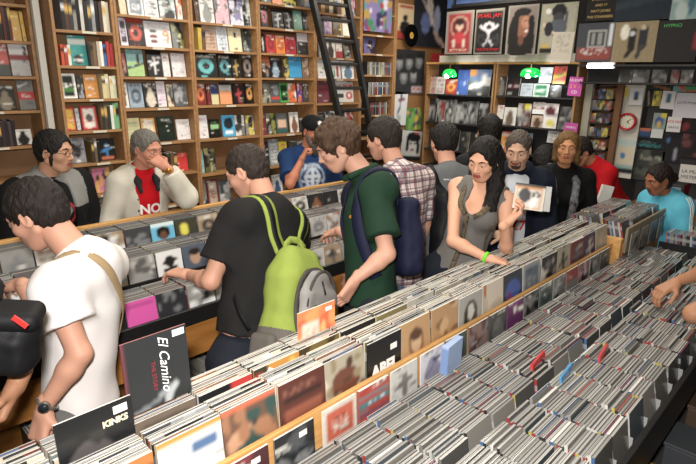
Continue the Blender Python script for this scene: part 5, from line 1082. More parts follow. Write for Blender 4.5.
    if beard:
        L = L_; B_ = Sdf(); th = beard[1]
        B_.ell(L(0, .06, -.08), V3(.03+th*1.8, .032+th, .024+th), Rh, .02)
        if th > .008:
            for q in (-1, 1): B_.cap(L(q*.067, .002, -.02), L(q*.04, .045, -.08), .012+th*.4, .016+th*.5, .02)
        B_.cap(L(-.024, .086, -.042), L(.024, .086, -.042), .0065, .0065, .006); [B_.cap(L(q*.026, .084, -.043), L(q*.026, .074, -.075), .006, .008, .006) for q in (-1, 1)]
        B_.ell(L(0, .1, -.052), V3(.021, .022, .009), Rh, .006, sub=True)
        if len(beard) > 2: B_.ell(L(0, .07, -.12), V3(.04, .035, beard[2]), Rh, .03)
        v_, f_ = B_.mesh(.0045, .0016, 220, (1, 1, .4)); obj_of('beard', [(v_, f_, 0)], [hairm(beard[0][1:], beard[0], '#8a8078' if len(beard) > 2 else beard[0])], root, org)
    # upper garment
    if top:
        def garment(name, m, o, slv, hem_, neckr, strap=False, open_=None, noise=.004, res=.0078, seed=0, neckz=.475, collar=None, arms_=('L', 'R'), vneck=0, nk=.5):
            G = Sdf(); torso(G, o)
            for q, nm in ((-1, 'L'), (1, 'R')):
                Sh, E, W = J[nm]; th = .84 if female else 1.0
                if slv > 0:
                    tt = min(slv, 1.0)
                    G.cap(Sh, Sh+(E-Sh)*tt, .050*th+o*1.1, .042*th+o*(1.8 if slv < 1 else 1.1), .035, flat=slv <= 1)
                    if slv > 1:
                        t2 = slv-1; G.cap(E, E+(W-E)*t2, .042*th+o*1.1, (.042-.016*t2)*th+o*1.2, .03, flat=True)
            if slv <= 0:
                for q in (-1, 1): G.cutcap(T(q*(sw+.012), 0, .47), T(q*(sw+.03), 0, .30), .06, .05, .012)
            n0 = T(0, -.02, .45); n1 = Hc+Rh@V3(0, -.025, -.05)
            if not strap:
                G.cap(n0, n0+(n1-n0)*nk, neckr+.010, neckr+.002, .03, flat=True); nd = unit(n1-n0)
                G.ell(n0+(n1-n0)*nk+nd*.075+F0*.02, V3(neckr+.03, neckr+.04, .08), frame(F0, nd), .008, sub=True)
            else: G.cutcap(T(0, -.01, neckz+.02), T(0, .02, .62), neckr, neckr+.02, .008)
            if vneck: G.ell(T(0, .13, .45), V3(.058, .11, vneck), T3, .01, sub=True)
            G.plane(T(0, 0, hem_), -zt)
            if open_: open_(G, T, T3)
            vv, ff = G.mesh(res, noise, 24, (1, 1, .6), seed); ob = obj_of(name, [(vv, ff, 0)], [m], root, org)
            return ob, vv, ff
        out['garment'] = garment
        out['shirt'], V_, F_ = garment(top[0], top[1], top[2] if len(top) > 2 else .012, sleeve_len, hem, neck or .062, seed=int(u), **(top[3] if len(top) > 3 else {}))
        out['bvh'] = bvh_of(V_, F_)
        out['bv'] = (V_, F_)
    return out
def drape(p, pts, width, thick, m, name, parent, off=.004, bvh=None, n=None, sidehint=None):
    """a flat band laid along the surface through the guess points"""
    bvh = bvh or p['bvh']; P_ = []; Nn = []
    pts = [np.asarray(q, float) for q in pts]; fine = []
    for a, b in zip(pts[:-1], pts[1:]):
        for t in np.linspace(0, 1, 6, endpoint=False): fine.append(a+(b-a)*t)
    fine.append(pts[-1])
    for q in fine:
        loc, nn, i, dd = bvh.find_nearest(Vector(q)); 
        P_.append(np.array(loc)); Nn.append(np.array(nn))
    for _ in range(3):
        P_ = [P_[0]]+[(P_[i-1]+2*P_[i]+P_[i+1])/4 for i in range(1, len(P_)-1)]+[P_[-1]]
        Nn = [Nn[0]]+[unit(Nn[i-1]+2*Nn[i]+Nn[i+1]) for i in range(1, len(Nn)-1)]+[Nn[-1]]
    return ribbon([a+b*(off+.003) for a, b in zip(P_, Nn)], Nn, width, thick, m, name, parent)
def ribbon(P_, Nn, width, thick, m, name, parent, bevel=0):
    v = []; f = []; n = len(P_)
    org = np.array(parent.location) if parent else V3(0, 0, 0)
    for i in range(n):
        d = unit(P_[min(i+1, n-1)]-P_[max(i-1, 0)]); s = unit(np.cross(d, Nn[i])); wd = width[i*len(width)//n] if isinstance(width, (list, tuple)) else width
        for a, b in ((-1, 0), (-.92, 1), (.92, 1), (1, 0)): v.append(P_[i]+s*a*wd/2+unit(Nn[i])*b*thick-org)
    for i in range(n-1):
        for k in range(4): f.append((i*4+k, i*4+(k+1) % 4, (i+1)*4+(k+1) % 4, (i+1)*4+k))
    f += [(3, 2, 1, 0), tuple((n-1)*4+k for k in range(4))]
    return MB().add(v, f).build(name, m, parent, smooth=True)
def decal(p, me_, m, origin, right, up, direction, name, off=.0015, bvh=None, curve=True):
    """print laid on the cloth: every vertex is dropped on the garment along the direction"""
    bvh = bvh or p['bvh']; r = unit(right); u = unit(up); d = unit(direction); org = p['org']
    co = np.zeros(len(me_.vertices)*3); me_.vertices.foreach_get('co', co); co = co.reshape(-1, 3); new = []
    last = None
    for c in co:
        st = origin+r*c[0]+u*c[1]-d*.25; hit = bvh.ray_cast(Vector(st), Vector(d), .6)
        if hit[0] is None: q = last if last is not None else st+d*.25
        else: q = np.array(hit[0])-d*(off+c[2])
        last = q; new.append(q-org)
    me_.vertices.foreach_set('co', np.array(new).ravel()); me_.update()
    return link(name, me_, m, p['root'])
def flat_art(A, w, h):
    nx, nz = A.nx, A.nz; pad = np.pad(A.a, ((1, 1), (1, 1), (0, 0)), 'edge'); vc = (pad[:-1, :-1]+pad[1:, :-1]+pad[:-1, 1:]+pad[1:, 1:])/4
    v = [(-w/2+w*i/nx, -h/2+h*j/nz, 0) for j in range(nz+1) for i in range(nx+1)]; f = [(j*(nx+1)+i, j*(nx+1)+i+1, (j+1)*(nx+1)+i+1, (j+1)*(nx+1)+i) for j in range(nz) for i in range(nx)]
    me = bpy.data.meshes.new('print'); me.from_pydata(v, [], f); setcol(me, vc.reshape(-1, 3)); return me
def solid(name, S, m, parent, res=.007, noise=0, nf=40, seed=0):
    v, f = S.mesh(res, noise, nf, seed=seed); org = np.array(parent.location); return obj_of(name, [(v, f, 0)], [m], parent, org)
# ================================================================ the people
INK = PAPER
def back_frame(p, dz=0, dy=-.115, lean=0):
    T3 = p['T3']@np.array(Matrix.Rotation(math.radians(lean), 3, 'X')); o = p['T'](0, dy, dz)
    return (lambda x, y, z: o+T3@V3(x, y, z)), T3
# ---- man in the white T-shirt, front left
TSW = cloth('white_cotton', '#d9d4d2', noise=.04)
p = person('man in plain white t-shirt with tan shoulder strap, bent forward at front left', (37, 215), 1.82, 132, hyaw=130, pitch=30, nf=.075, pel=at_d(79, 395, 1.95), skin=('light', '#b98a74'),
    hair=('short', '#17110e', '#2b201a'), top=('t_shirt', TSW, .022), legs='#6d6a68', legname='grey_trousers', girth=.88, sh=.86, sleeve_len=.56, hem=-.02,
    arms={'L': dict(w=at_d(45, 406, 1.70), E=at_d(80, 354, 1.72), f=at_d(36, 440, 1.70)-at_d(44, 405, 1.72), n=hfwd(20), t=-1, curl=.75), 'R': dict(sf=.09, w=at_y(20, 284, 2.28), e=V3(-.3, -.2, -1), f=unit(at_y(0, 286, 2.42)-at_y(20, 284, 2.28)), n=V3(0, 0, -1), t=-1, curl=.4)})
tt = p['T']
cb = thing('shoulder_bag_strap', 'tan webbing strap across the back of the white t-shirt', 'strap', tuple(p['org']))
drape(p, [tt(.19, .0, -.09), tt(.17, -.06, .10), tt(.10, -.13, .28), tt(.0, -.12, .42), tt(-.07, -.06, .50), tt(-.09, .04, .47), tt(-.1, .12, .38)], .034, .003, cloth('tan_webbing', '#9a8464'), 'strap_band', cb, off=.004)
Wl = p['J']['L'][2]; dr = unit(Wl-p['J']['L'][1]); wt = thing('wristwatch', 'steel wristwatch on the white t-shirt man\'s near wrist', 'watch', tuple(Wl-dr*.01))
Rw = frame(unit(np.cross(dr, V3(0, 0, 1))), dr)
def ringpts(r, n=18, R=Rw): return [tuple(R@V3(r*math.cos(a), r*math.sin(a), 0)) for a in np.linspace(0, 2*math.pi, n)]
MB().tube(ringpts(.031), .006, 8).build('band', mat('steel', '#9a9890', .3, metal=.8), wt, True)
cd_ = unit(CAM-Wl); cd_ = unit(cd_-np.dot(cd_, dr)*dr); MB().tube([tuple(cd_*.03), tuple(cd_*.041)], .018, 20).build('watch_case', MATS['steel'], wt, True); MB().tube([tuple(cd_*.0405), tuple(cd_*.0420)], .0145, 20).build('watch_dial', mat('watch_dial', '#20262a', .2), wt, True)
# ---- person mostly outside the frame at the left with a black bag
pl = person('person at left edge in dark top, only forearm and bag reaching into view', (-175, 150), 1.45, 70, pitch=10, lean=.06, skin=('tan2', '#93694f'), hair=('short', '#1a1412', '#2b201a'), top=('t_shirt', cloth('charcoal_tee', '#262628'), .016), legs='#6f6c6a', legname='pale_grey_jeans', sleeve_len=.7,
    arms={'R': dict(w=at_d(19, 378, 1.40), E=at_d(8, 328, 1.45), f=at_d(6, 410, 1.38)-at_d(19, 378, 1.40), n=hfwd(160), t=1, curl=.7)})
bg = thing('shoulder_bag', 'black shoulder bag with a small red tag at the left edge', 'bag', tuple(at_d(-2, 362, 1.33)))
o_ = np.array(bg.location); Sb = Sdf(); RB = frame(hfwd(60), V3(.12, -.1, 1)); BLK = cloth('black_nylon', '#111113', .6)
Sb.box(o_+V3(0, 0, .065), V3(.105, .055, .085), RB, .045, .03); Sb.box(o_+RB@V3(.0, -.045, .05), V3(.08, .03, .055), RB, .028, .02); solid('bag_body', Sb, BLK, bg, .006, .0015, 60)
Sb = Sdf(); Sb.box(o_+RB@V3(0, -.015, .135), V3(.10, .055, .025), RB, .024, .02); solid('bag_flap', Sb, BLK, bg, .006)
tg = at_d(20, 322, 1.205)-o_; r_ = bx('red_tag', (-.018, -.002, -.006), (.018, .002, .006), mat('red_tag', '#b82c28', .5), bg); r_.location = tg; r_.rotation_euler = (0, math.radians(42), -.75)
a = o_+V3(0, 0, .15); bpts = [a+V3(.02, 0, 0), a+V3(-.1, .03, .15), a+V3(-.22, .04, .4)]
ribbon(bpts, [hfwd(-135)]*3, .035, .004, BLK, 'bag_strap', bg)
# ---- glasses man in the black and grey hoodie
p = person('man with glasses in black and grey hoodie by the far left bookcase', (55, 152), 3.02, -72, hyaw=-52, pitch=8, lean=.02, skin=('light2', '#b2866c'),
    hair=('short', '#0e0b0a', '#1f1813', lambda S, L, s: (S.ell(L(-.07, .02, -.04), V3(.01, .014, .03), None, .01), S.ell(L(.07, .02, -.04), V3(.01, .014, .03), None, .01))), top=('t_shirt', cloth('black_tee', '#0f0f10'), .012), legs='#1e222b', girth=1.12, sh=1.08, sleeve_len=.5, zpel=.93)
def opn(wd, zb=-.3, zt_=.5):
    return lambda G, T, T3: (G.box(T(0, .17, (zb+zt_)/2), V3(wd, .12, (zt_-zb)/2), T3, .01, .012, sub=True))
HB = cloth('black_fleece', '#131314'); HG = cloth('grey_fleece', '#7f7f7c')
jo, vv, ff = p['garment']('hoodie', HB, .03, 1.9, -.14, .07, noise=.005, open_=opn(.055))
jo.data.materials.append(HG); c = (vv[ff].mean(1)-p['P'])@p['T3']; jo.data.polygons.foreach_set('material_index', ((c[:, 2] > .335*p['Ls']) & (np.abs(c[:, 0]) < .17)).astype(np.int32))
G = Sdf(); 
for q in (-1, 1): G.cap(p['T'](q*.07, -.02, .48), p['T'](q*.03, -.10, .46), .035, .04, .04)
solid('hood', G, HG, p['root'], .007)
bj = bvh_of(*p['bv']); Aem = Art('#0f0f10', 24, 24, 1).ell(.5, .5, .48, .48, '#b02030').ell(.5, .5, .38, .38, '#141416').line(.3, .3, .6, .7, .1, '#cfc9c8').line(.5, .35, .75, .6, .06, '#8a8a8c')
decal(p, flat_art(Aem, .13, .13), PRINT, p['T'](0.0, .25, .30), -p['T3'][:, 0]*-1*-1, p['T3'][:, 2], -p['T3'][:, 1], 'shirt_emblem')
gl = thing('glasses', 'thin dark-framed glasses on the hooded man', 'glasses', tuple(p['H']))
Rg = p['Rh']
for q in (-1, 1):
    MB().tube([tuple(Rg@V3(q*.033+.022*math.cos(a), .097-abs(math.cos(a)*q+.2)*.003, .008+.015*math.sin(a))) for a in np.linspace(0, 2*math.pi, 17)], .0015, 6).build('lens_frame', BLACK, gl, True)
    MB().tube([tuple(Rg@V3(q*.055, .094, .012)), tuple(Rg@V3(q*.084, .01, .012)), tuple(Rg@V3(q*.084, -.02, .0))], .0016, 6).build('temple_arm', BLACK, gl, True)
MB().tube([tuple(Rg@V3(-.011, .098, .012)), tuple(Rg@V3(.011, .098, .012))], .0015, 6).build('bridge', BLACK, gl, True)
# ---- grey-haired man in the white jacket
p = person('grey-haired man in white jacket and red t-shirt, hand on his chin', (147, 149), 3.40, -98, hyaw=-72, pitch=16, roll=3, lean=-.02, skin=('ruddy', '#b57e68'),
    hair=('old', '#57534e', '#8a867e'), brow='#6a655e', top=('t_shirt', cloth('red_cotton', '#b8121c'), .012), legs='#3a3e46', girth=.92, sh=.86, sleeve_len=.5, zpel=.90,
    arms={'L': dict(w=at_d(167, 168, 3.26), e=at_d(190, 210, 3.2)-at_d(160, 180, 3.3), f=unit(at_d(153, 158, 3.27)-at_d(167, 168, 3.26)), n=hfwd(100), t=1, curl=.35), 'R': dict(w=at_d(122, 250, 3.3))})
JW = cloth('white_denim', '#c9c4b6', bump=.25)
jo, vv, ff = p['garment']('jacket', JW, .026, 1.88, -.10, .078, noise=.006, open_=opn(.062), res=.0075)
G = Sdf()
for q in (-1, 1): G.cap(p['T'](q*.078, -.04, .52), p['T'](q*.066, .105, .445), .018, .02, .02); G.cap(p['T'](q*.066, .105, .445), p['T'](q*.062, .135, .38), .02, .012, .02)
G.cap(p['T'](-.07, -.05, .51), p['T'](.07, -.05, .51), .02, .02, .02); solid('collar', G, cloth('dark_cord', '#2b2a2c'), p['root'], .006)
for q in (-1, 1):
    for zc in (.33, .24, .15, .06, -.03):
        loc, n_, i_, d_ = bvh_of(vv, ff).find_nearest(Vector(p['T'](q*.085, .15, zc))); l_ = np.array(loc)-p['org']; nn = np.array(n_)
        if q == 1: MB().tube([tuple(l_), tuple(l_+nn*.004)], .007, 10).build('button', mat('dark_button', '#3a3a3a', .4), p['root'])
for s_, sz, zc in (('NO', .085, .25), ('DISQU', .045, .185)):
    me = text_mesh(s_, sz, ext=0, bold=.003); decal(p, me, WHITEI, p['T'](.0, .25, zc), -(-p['T3'][:, 0])*-1, p['T3'][:, 2], -p['T3'][:, 1], 'shirt_lettering')
Wl = p['J']['L'][2]; dr = unit(Wl-p['J']['L'][1]); Rw = frame(unit(np.cross(dr, V3(0, 0, 1))), dr)
wt = thing('wristwatch', 'gold wristwatch on the wrist under the grey-haired man\'s chin', 'watch', tuple(Wl-dr*.004)); GOLD = mat('gold', '#c09038', .3, metal=.9)
MB().tube(ringpts(.031, R=Rw), .0065, 8).build('band', GOLD, wt, True)
cd_ = unit(CAM-Wl); cd_ = unit(cd_-np.dot(cd_, dr)*dr); MB().tube([tuple(cd_*.03), tuple(cd_*.04)], .015, 18).build('watch_case', GOLD, wt, True)
# ---- man in the cap
p = person('bearded man in black cap and navy emblem t-shirt, fist at his mouth', (313, 132), 4.32, -112, hyaw=-92, pitch=14, lean=-.02, skin=('ruddy2', '#b07258'),
    hair=('crop', '#2a2522', '#3a322c'), beard=('#4a443f', .012, .06), top=('t_shirt', cloth('navy_cotton', '#1c3660', noise=.2), .018), legs='#23262c', girth=1.12, sh=1.1, sleeve_len=.75, zpel=.92,
    arms={'R': dict(w=at_d(301, 161, 4.14), E=at_d(290, 184, 4.12), f=unit(at_d(307, 147, 4.14)-at_d(301, 160, 4.14)), n=unit(at_d(330, 150, 4.2)-at_d(301, 150, 4.14)), t=-1, curl=.95, tc=.8)})
cp = thing('cap', 'black baseball cap with a white front emblem', 'cap', tuple(p['H'])); L = p['L']; Rg = p['Rh']; S = Sdf(); S.ell(L(0, -.018, .045), V3(.090, .108, .088), Rg, .01); S.plane(L(0, 0, .042), -Rg[:, 2]-Rg[:, 1]*.12); v_, f_ = S.mesh(.005); obj_of('crown', [(v_, f_, 0)], [cloth('cap_twill', '#0d0d0f')], cp, p['H']); cb_ = bvh_of(v_, f_)
S = Sdf(); S.ell(L(0, .105, .046), V3(.072, .075, .006), Rg@np.array(Matrix.Rotation(-.22, 3, 'X')), .006); solid('visor', S, MATS['cloth_cap_twill'], cp, .0045)
q_ = dict(org=p['H'], bvh=cb_, root=cp); Ae = Art('#0d0d0f', 16, 12, 1).ell(.5, .6, .36, .36, '#d0d0cc').ell(.5, .52, .22, .2, '#101012').rect(.1, .05, .9, .22, '#a8a8a6')
decal(q_, flat_art(Ae, .06, .05), PRINT, L(0, .25, .088), -Rg[:, 0]*-1, Rg[:, 2], -Rg[:, 1], 'cap_emblem', bvh=cb_)
Ae = Art('#1c3660', 34, 40, 2); r_ = Ae.r
Ae.ell(.5, .52, .46, .46, '#7f94ae').ell(.5, .52, .38, .38, '#1c3660').ell(.5, .55, .28, .3, '#a9b6c6').ell(.5, .55, .18, .22, '#1c3660').line(.5, .3, .5, .85, .045, '#b9c4d0').line(.25, .6, .75, .6, .045, '#b9c4d0').line(.28, .3, .5, .15, .04, '#9fb0c2').line(.72, .3, .5, .15, .04, '#9fb0c2').dots(.42, .5, .1, .9, '#b9c4d0', .5).dots(.8, .95, .25, .75, '#b9c4d0', .5)
decal(p, flat_art(Ae, .24, .28), PRINT, p['T'](.01, .28, .26), p['T3'][:, 0]*-1*-1, p['T3'][:, 2], -p['T3'][:, 1], 'shirt_emblem')
# ---- man with the green backpack
p = person('man in black t-shirt seen from behind wearing the green backpack', (247, 172), 2.38, 99, hyaw=118, pitch=30, roll=0, nf=.05, pel=at_d(250, 345, 2.30), skin=('light', '#b98a74'),
    hair=('crop', '#241c18', '#40342c'), top=('t_shirt', cloth('faded_black', '#1d1c1c', noise=.15), .02), legs='#1d232e', girth=1.02, sh=1.05, sleeve_len=.68, hem=.045,
    arms={'L': dict(w=at_d(190, 275, 2.36), E=at_d(211, 281, 2.20), f=unit(V3(-.35, 1, .0)), n=V3(0, 0, -1), t=1, curl=.35), 'R': dict(w=at_y(300, 262, 2.30), e=V3(.6, -.4, -1), n=V3(0, 0, -1), t=-1)})
B, B3 = back_frame(p, .07, -.135, lean=-4)
bp = thing('backpack', 'lime green and grey backpack on the man in black t-shirt', 'backpack', tuple(B(0, -.1, -.1))); GRN = cloth('lime_nylon', '#879646', .8, bump=.15); GRY = cloth('grey_nylon', '#5d5853', .7, bump=.08); LGY = cloth('light_grey_nylon', '#8a8784', .6, bump=.05); DGY = cloth('dark_grey_piping', '#46423f', .7)
S = Sdf(); S.box(B(0.01, -.075, .09), V3(.15, .075, .18), B3, .06, .05); S.box(B(0.01, -.06, .24), V3(.10, .055, .11), B3, .05, .08); S.box(B(.01, -.085, -.08), V3(.165, .095, .13), B3, .07, .05); v_, f_ = S.mesh(.006, .002, 30)
o = obj_of('main_body', [(v_, f_, 0)], [GRN, GRY], bp, np.array(bp.location)); bb_ = bvh_of(v_, f_)
c = (v_[f_].mean(1)-B(0, 0, 0))@B3; o.data.polygons.foreach_set('material_index', (c[:, 2] < -.015-.25*(c[:, 0])).astype(np.int32))
S = Sdf(); S.box(B(.03, -.165, .02), V3(.115, .035, .17), B3, .034, .02); S.ell(B(.03, -.155, .185), V3(.10, .035, .075), B3, .03); fp_ = solid('front_pocket', S, LGY, bp, .0055, .0015, 40)
S = Sdf(); S.box(B(.05, -.195, -.04), V3(.09, .028, .11), B3, .027, .02); S.box(B(.01, -.165, -.14), V3(.14, .045, .07), B3, .04, .03); solid('lower_pocket', S, GRY, bp, .0055, .0015, 40)
S = Sdf(); S.box(B(-.16, -.07, -.10), V3(.028, .06, .10), B3, .024, .02); solid('side_pocket', S, GRY, bp, .006)
S = Sdf(); S.box(B(.18, -.07, -.10), V3(.028, .06, .10), B3, .024, .02); solid('side_pocket', S, GRY, bp, .006)
q_ = dict(org=np.array(bp.location), bvh=bb_, root=bp)
drape(q_, [B(-.10, -.2, -.02), B(-.105, -.2, .1), B(-.09, -.2, .20), B(-.04, -.2, .262), B(.03, -.2, .28), B(.1, -.2, .25), B(.135, -.2, .18), B(.145, -.2, .05)], .024, .006, DGY, 'piping', bp, bvh=bb_)
def arc(x0, z0, rx, rz, y, a0=0, a1=math.pi, n=14): return [tuple(B(x0+rx*math.cos(a), y, z0+rz*math.sin(a))-np.array(bp.location)) for a in np.linspace(a0, a1, n)]
MB().tube(arc(.03, .11, .098, .145, -.19), .006, 8).build('zipper', DGY, fp_, True)
MB().tube(arc(.05, -.02, .085, .09, -.222), .006, 8).build('pocket_piping', DGY, bp, True)
MB().tube([tuple(B(.02, -.19, .215)-np.array(bp.location)), tuple(B(.03, -.205, .16)-np.array(bp.location))], .004, 8).build('zip_pull', BLACK, fp_, True)
ribbon([B(-.03, -.196, .10), B(.04, -.203, .112), B(.11, -.19, .13), B(.16, -.14, .14), B(.2, -.1, .12)], [-B3[:, 1]]*3+[unit(-B3[:, 1]+B3[:, 0])]*2, .034, .004, BLK, 'compression_strap', bp)
S = Sdf(); S.box(B(.06, -.208, .112), V3(.028, .009, .02), B3, .004, .004); solid('buckle', S, mat('black_plastic', '#0b0b0c', .35), bp, .004)
for q in (-1, 1):
    tt = p['T']; bs = [B(q*.065+.01, -.035, .325), B(q*.085, .0, .38), tt(q*.1, -.13, .43), tt(q*.115, -.06, .49), tt(q*.118, .03, .47), tt(q*.12, .12, .38), tt(q*.14, .12, .25)]
    drape(p, bs, .062, .006, GRN, 'shoulder_strap', bp, off=.006); drape(p, bs, .028, .008, BLK, 'strap_webbing', bp, off=.0075)
ribbon([B(-.055, -.045, .315), B(-.05, -.04, .355), B(-.02, -.035, .378), B(.03, -.035, .382), B(.065, -.04, .36), B(.075, -.045, .318)], [-B3[:, 1]]*6, .03, .007, GRN, 'top_handle', bp)
ribbon([B(-.15, .02, .0), B(-.17, .06, .06), B(-.16, .14, .18)], [-B3[:, 0]]*3, .02, .003, BLK, 'lower_strap', bp)
p = person('brown-haired man in dark green polo shirt and jeans with navy backpack', (337, 147), 2.55, 150, hyaw=144, pitch=30, nf=.08, pel=at_d(370, 300, 2.6), skin=('pale', '#c0917c'),
    hair=('curly', '#33241a', '#6b4e38'), top=('polo_shirt', cloth('bottle_green', '#1c3526', noise=.15), .02), legs='#4d627c', girth=.94, sh=.9, sleeve_len=.74, hem=-.02,
    arms={'L': dict(w=at_d(356, 279, 2.33), E=at_d(387, 254, 2.36), f=unit(at_d(344, 296, 2.34)-at_d(357, 276, 2.36)), n=hfwd(100), t=-1, curl=.45), 'R': dict(w=at_y(338, 231, 2.10), e=V3(.2, -.2, -1), f=unit(at_y(318, 234, 2.34)-at_y(338, 231, 2.10)), n=V3(0, 0, -1), t=-1, curl=.5)})
n0 = p['T'](0, -.02, .45); Nk = n0+(p['H']+p['Rh']@V3(0, -.025, -.05)-n0)*.5; G = Sdf()
for q in (-1, 1): G.cap(Nk+p['T3']@V3(q*.058, -.055, .02), Nk+p['T3']@V3(q*.05, .06, -.03), .013, .016, .015)
G.cap(Nk+p['T3']@V3(-.055, -.06, .02), Nk+p['T3']@V3(.055, -.06, .02), .013, .013, .015); solid('collar', G, MATS['cloth_bottle_green'], p['root'], .005)
loc, n_, i_, d_ = p['bvh'].find_nearest(Vector(p['T'](-.085, .15, .335))); l_ = np.array(loc)-p['org']; MB().tube([tuple(l_), tuple(l_+np.array(n_)*.003)], .008, 8).build('chest_logo', mat('orange_stitch', '#b8702c', .6), p['root'])
def plain_pack(p, lab, m, m2, hw, hh, hd, zc, xo=0, side=None, group=None, stripes=False):
    B, B3 = back_frame(p, zc, -.13); t = thing('backpack', lab, 'backpack', tuple(B(0, -.1, -hh))); T_ = np.array(t.location)
    S = Sdf(); S.box(B(xo, -hd, 0), V3(hw, hd, hh), B3, min(hd, hw)*.8, .04); S.box(B(xo, -hd*1.1, -hh*.35), V3(hw*1.06, hd*1.05, hh*.6), B3, hd*.7, .05); solid('main_body', S, m, t, .0065, .0025, 35)
    S = Sdf(); S.box(B(xo, -hd*2.1, -hh*.4), V3(hw*.8, hd*.45, hh*.45), B3, hd*.4, .03); solid('front_pocket', S, m2, t, .0065, .002, 35)
    MB().tube([tuple(B(xo+hw*.86*math.cos(a), -hd*1.75, hh*.25+hh*.6*math.sin(a))-T_) for a in np.linspace(0, math.pi, 14)], .004, 6).build('zipper', BLACK, t, True)
    for q in (-1, 1):
        tt = p['T']; drape(p, [B(q*.06+xo, -.01, hh*.85), tt(q*.1, -.13, .43), tt(q*.115, -.06, .49), tt(q*.12, .03, .47), tt(q*.125, .12, .38), tt(q*.15, .1, .25), tt(q*.17, .02, .1)], .06, .009, m, 'shoulder_strap', t, off=.006)
    ribbon([B(-.04+xo, -.02, hh*.97), B(-.02+xo, -.02, hh+.035), B(.02+xo, -.02, hh+.035), B(.04+xo, -.02, hh*.97)], [-B3[:, 1]]*4, .024, .005, m2, 'top_handle', t)
    if stripes:
        for k in range(3): ribbon([B(-.055+.022*k, -hd*2.58, -hh*.75), B(-.055+.022*k, -hd*2.6, -hh*.0)], [-B3[:, 1]]*2, .009, .001, WHITEI, 'white_stripe', t)
    return t, B, B3
NVY = cloth('navy_nylon', '#191c33', .7); NV2 = cloth('navy_nylon_dark', '#12141f', .7)
bt, B, B3 = plain_pack(p, 'navy blue backpack on the man in the dark green polo', NVY, NV2, .12, .185, .05, .26)
# ---- man in the plaid shirt
def plaid():
    m = mat('cloth_plaid', '#c9c0bc', .85); nt = m.node_tree; b = nt.nodes['Principled BSDF']; tc = [n for n in nt.nodes if n.type == 'TEX_COORD'][0]
    sep = nt.nodes.new('ShaderNodeSeparateXYZ'); nt.links.new(tc.outputs['Object'], sep.inputs[0]); prev = None
    for ch, per, th, col in ((0, 34, .55, '#4a2a3c'), (2, 34, .55, '#4a2a3c'), (1, 34, .6, '#5a4450'), (0, 68, .82, '#8a3a48'), (2, 68, .82, '#2c2c40')):
        mu = nt.nodes.new('ShaderNodeMath'); mu.operation = 'MULTIPLY'; mu.inputs[1].default_value = per*3; nt.links.new(sep.outputs[ch], mu.inputs[0])
        sn = nt.nodes.new('ShaderNodeMath'); sn.operation = 'SINE'; nt.links.new(mu.outputs[0], sn.inputs[0]); gt = nt.nodes.new('ShaderNodeMath'); gt.operation = 'GREATER_THAN'; gt.inputs[1].default_value = th; nt.links.new(sn.outputs[0], gt.inputs[0])
        fa = nt.nodes.new('ShaderNodeMath'); fa.operation = 'MULTIPLY'; fa.inputs[1].default_value = .65; nt.links.new(gt.outputs[0], fa.inputs[0])
        mx = nt.nodes.new('ShaderNodeMix'); mx.data_type = 'RGBA'; mx.inputs[7].default_value = (*hx(col), 1); nt.links.new(fa.outputs[0], mx.inputs[0])
        if prev is None: mx.inputs[6].default_value = (*hx('#c9c0bc'), 1)
        else: nt.links.new(prev, mx.inputs[6])
        prev = mx.outputs[2]
    nt.links.new(prev, b.inputs['Base Color']); return m
p = person('man in white and maroon plaid shirt with his back to us', (383, 139), 3.02, 80, hyaw=100, pitch=16, nf=.05, lean=.05, skin=('light', '#b98a74'), hair=('short', '#1e1814', '#33291f'), top=('plaid_shirt', plaid(), .02), legs='#5a6b82', legname='light_jeans', sleeve_len=.8, hem=-.18, side=-.0)
# ---- man with the black backpack
p = person('man in grey t-shirt with his back turned wearing a black backpack', (444, 143), 3.32, 50, hyaw=52, pitch=18, nf=.05, lean=.06, skin=('light', '#b98a74'), hair=('short', '#0f0c0b', '#231c17'), top=('t_shirt', cloth('ash_grey', '#5d5f60', noise=.15), .018), legs='#20242c', girth=1.08, sh=1.06, sleeve_len=.8)
me = text_mesh('WAX AND LIGHT', .014, ext=0); decal(p, me, WHITEI, p['T'](0, -.3, .46), p['T3'][:, 0], p['T3'][:, 2], p['T3'][:, 1], 'shirt_lettering')
plain_pack(p, 'black backpack with three white stripes on the grey t-shirt man', BLK, cloth('black_mesh', '#1a1a1c', .8), .135, .24, .07, .18, stripes=True)
# ---- woman in the grey top
def longh(S, L, s):
    S.cap(L(-.05, -.05, .0), L(-.075, .01, -.14), .042, .040, .03); S.cap(L(-.075, .01, -.14), L(-.085, .12, -.26), .040, .034, .03); S.cap(L(-.085, .12, -.26), L(-.06, .20, -.42), .034, .018, .03)
    S.cap(L(.03, -.07, .0), L(.0, -.08, -.12), .04, .03, .03)
p = person('long-haired woman in grey tank top looking down at the records', (484, 160), 2.82, 196, hyaw=186, pitch=22, roll=-5, nf=.03, pel=at_d(457, 266, 3.0), female=True, skin=('warm', '#cf9d82'), lips='#9a4a48',
    hair=('long', '#0d0a09', '#1f1814', longh), top=('tank_top', cloth('grey_jersey', '#6b6865', noise=.12), .010, dict(strap=True, neckz=.43, vneck=.13)), legs='#2b3a55', sleeve_len=0, hem=-.12, girth=.95, sh=.95, neck=.066,
    arms={'R': dict(sf=0, w=at_d(487, 258, 2.64), E=at_d(453, 241, 2.74), f=unit(at_d(512, 264, 2.6)-at_d(487, 258, 2.62)), n=V3(0, 0, -1), t=-1, curl=.3), 'L': dict(sf=.02, w=at_d(506, 224, 2.62), e=at_d(500, 280, 2.75)-at_d(500, 215, 2.75), f=unit(at_d(525, 209, 2.58)-at_d(506, 224, 2.62)), n=unit(V3(-.2, .6, .6)), t=1, curl=.5)})
tt = p['T']; TRM = mat('patterned_trim', '#6a5a40', .7, color2='#1f1a14', nscale=70)
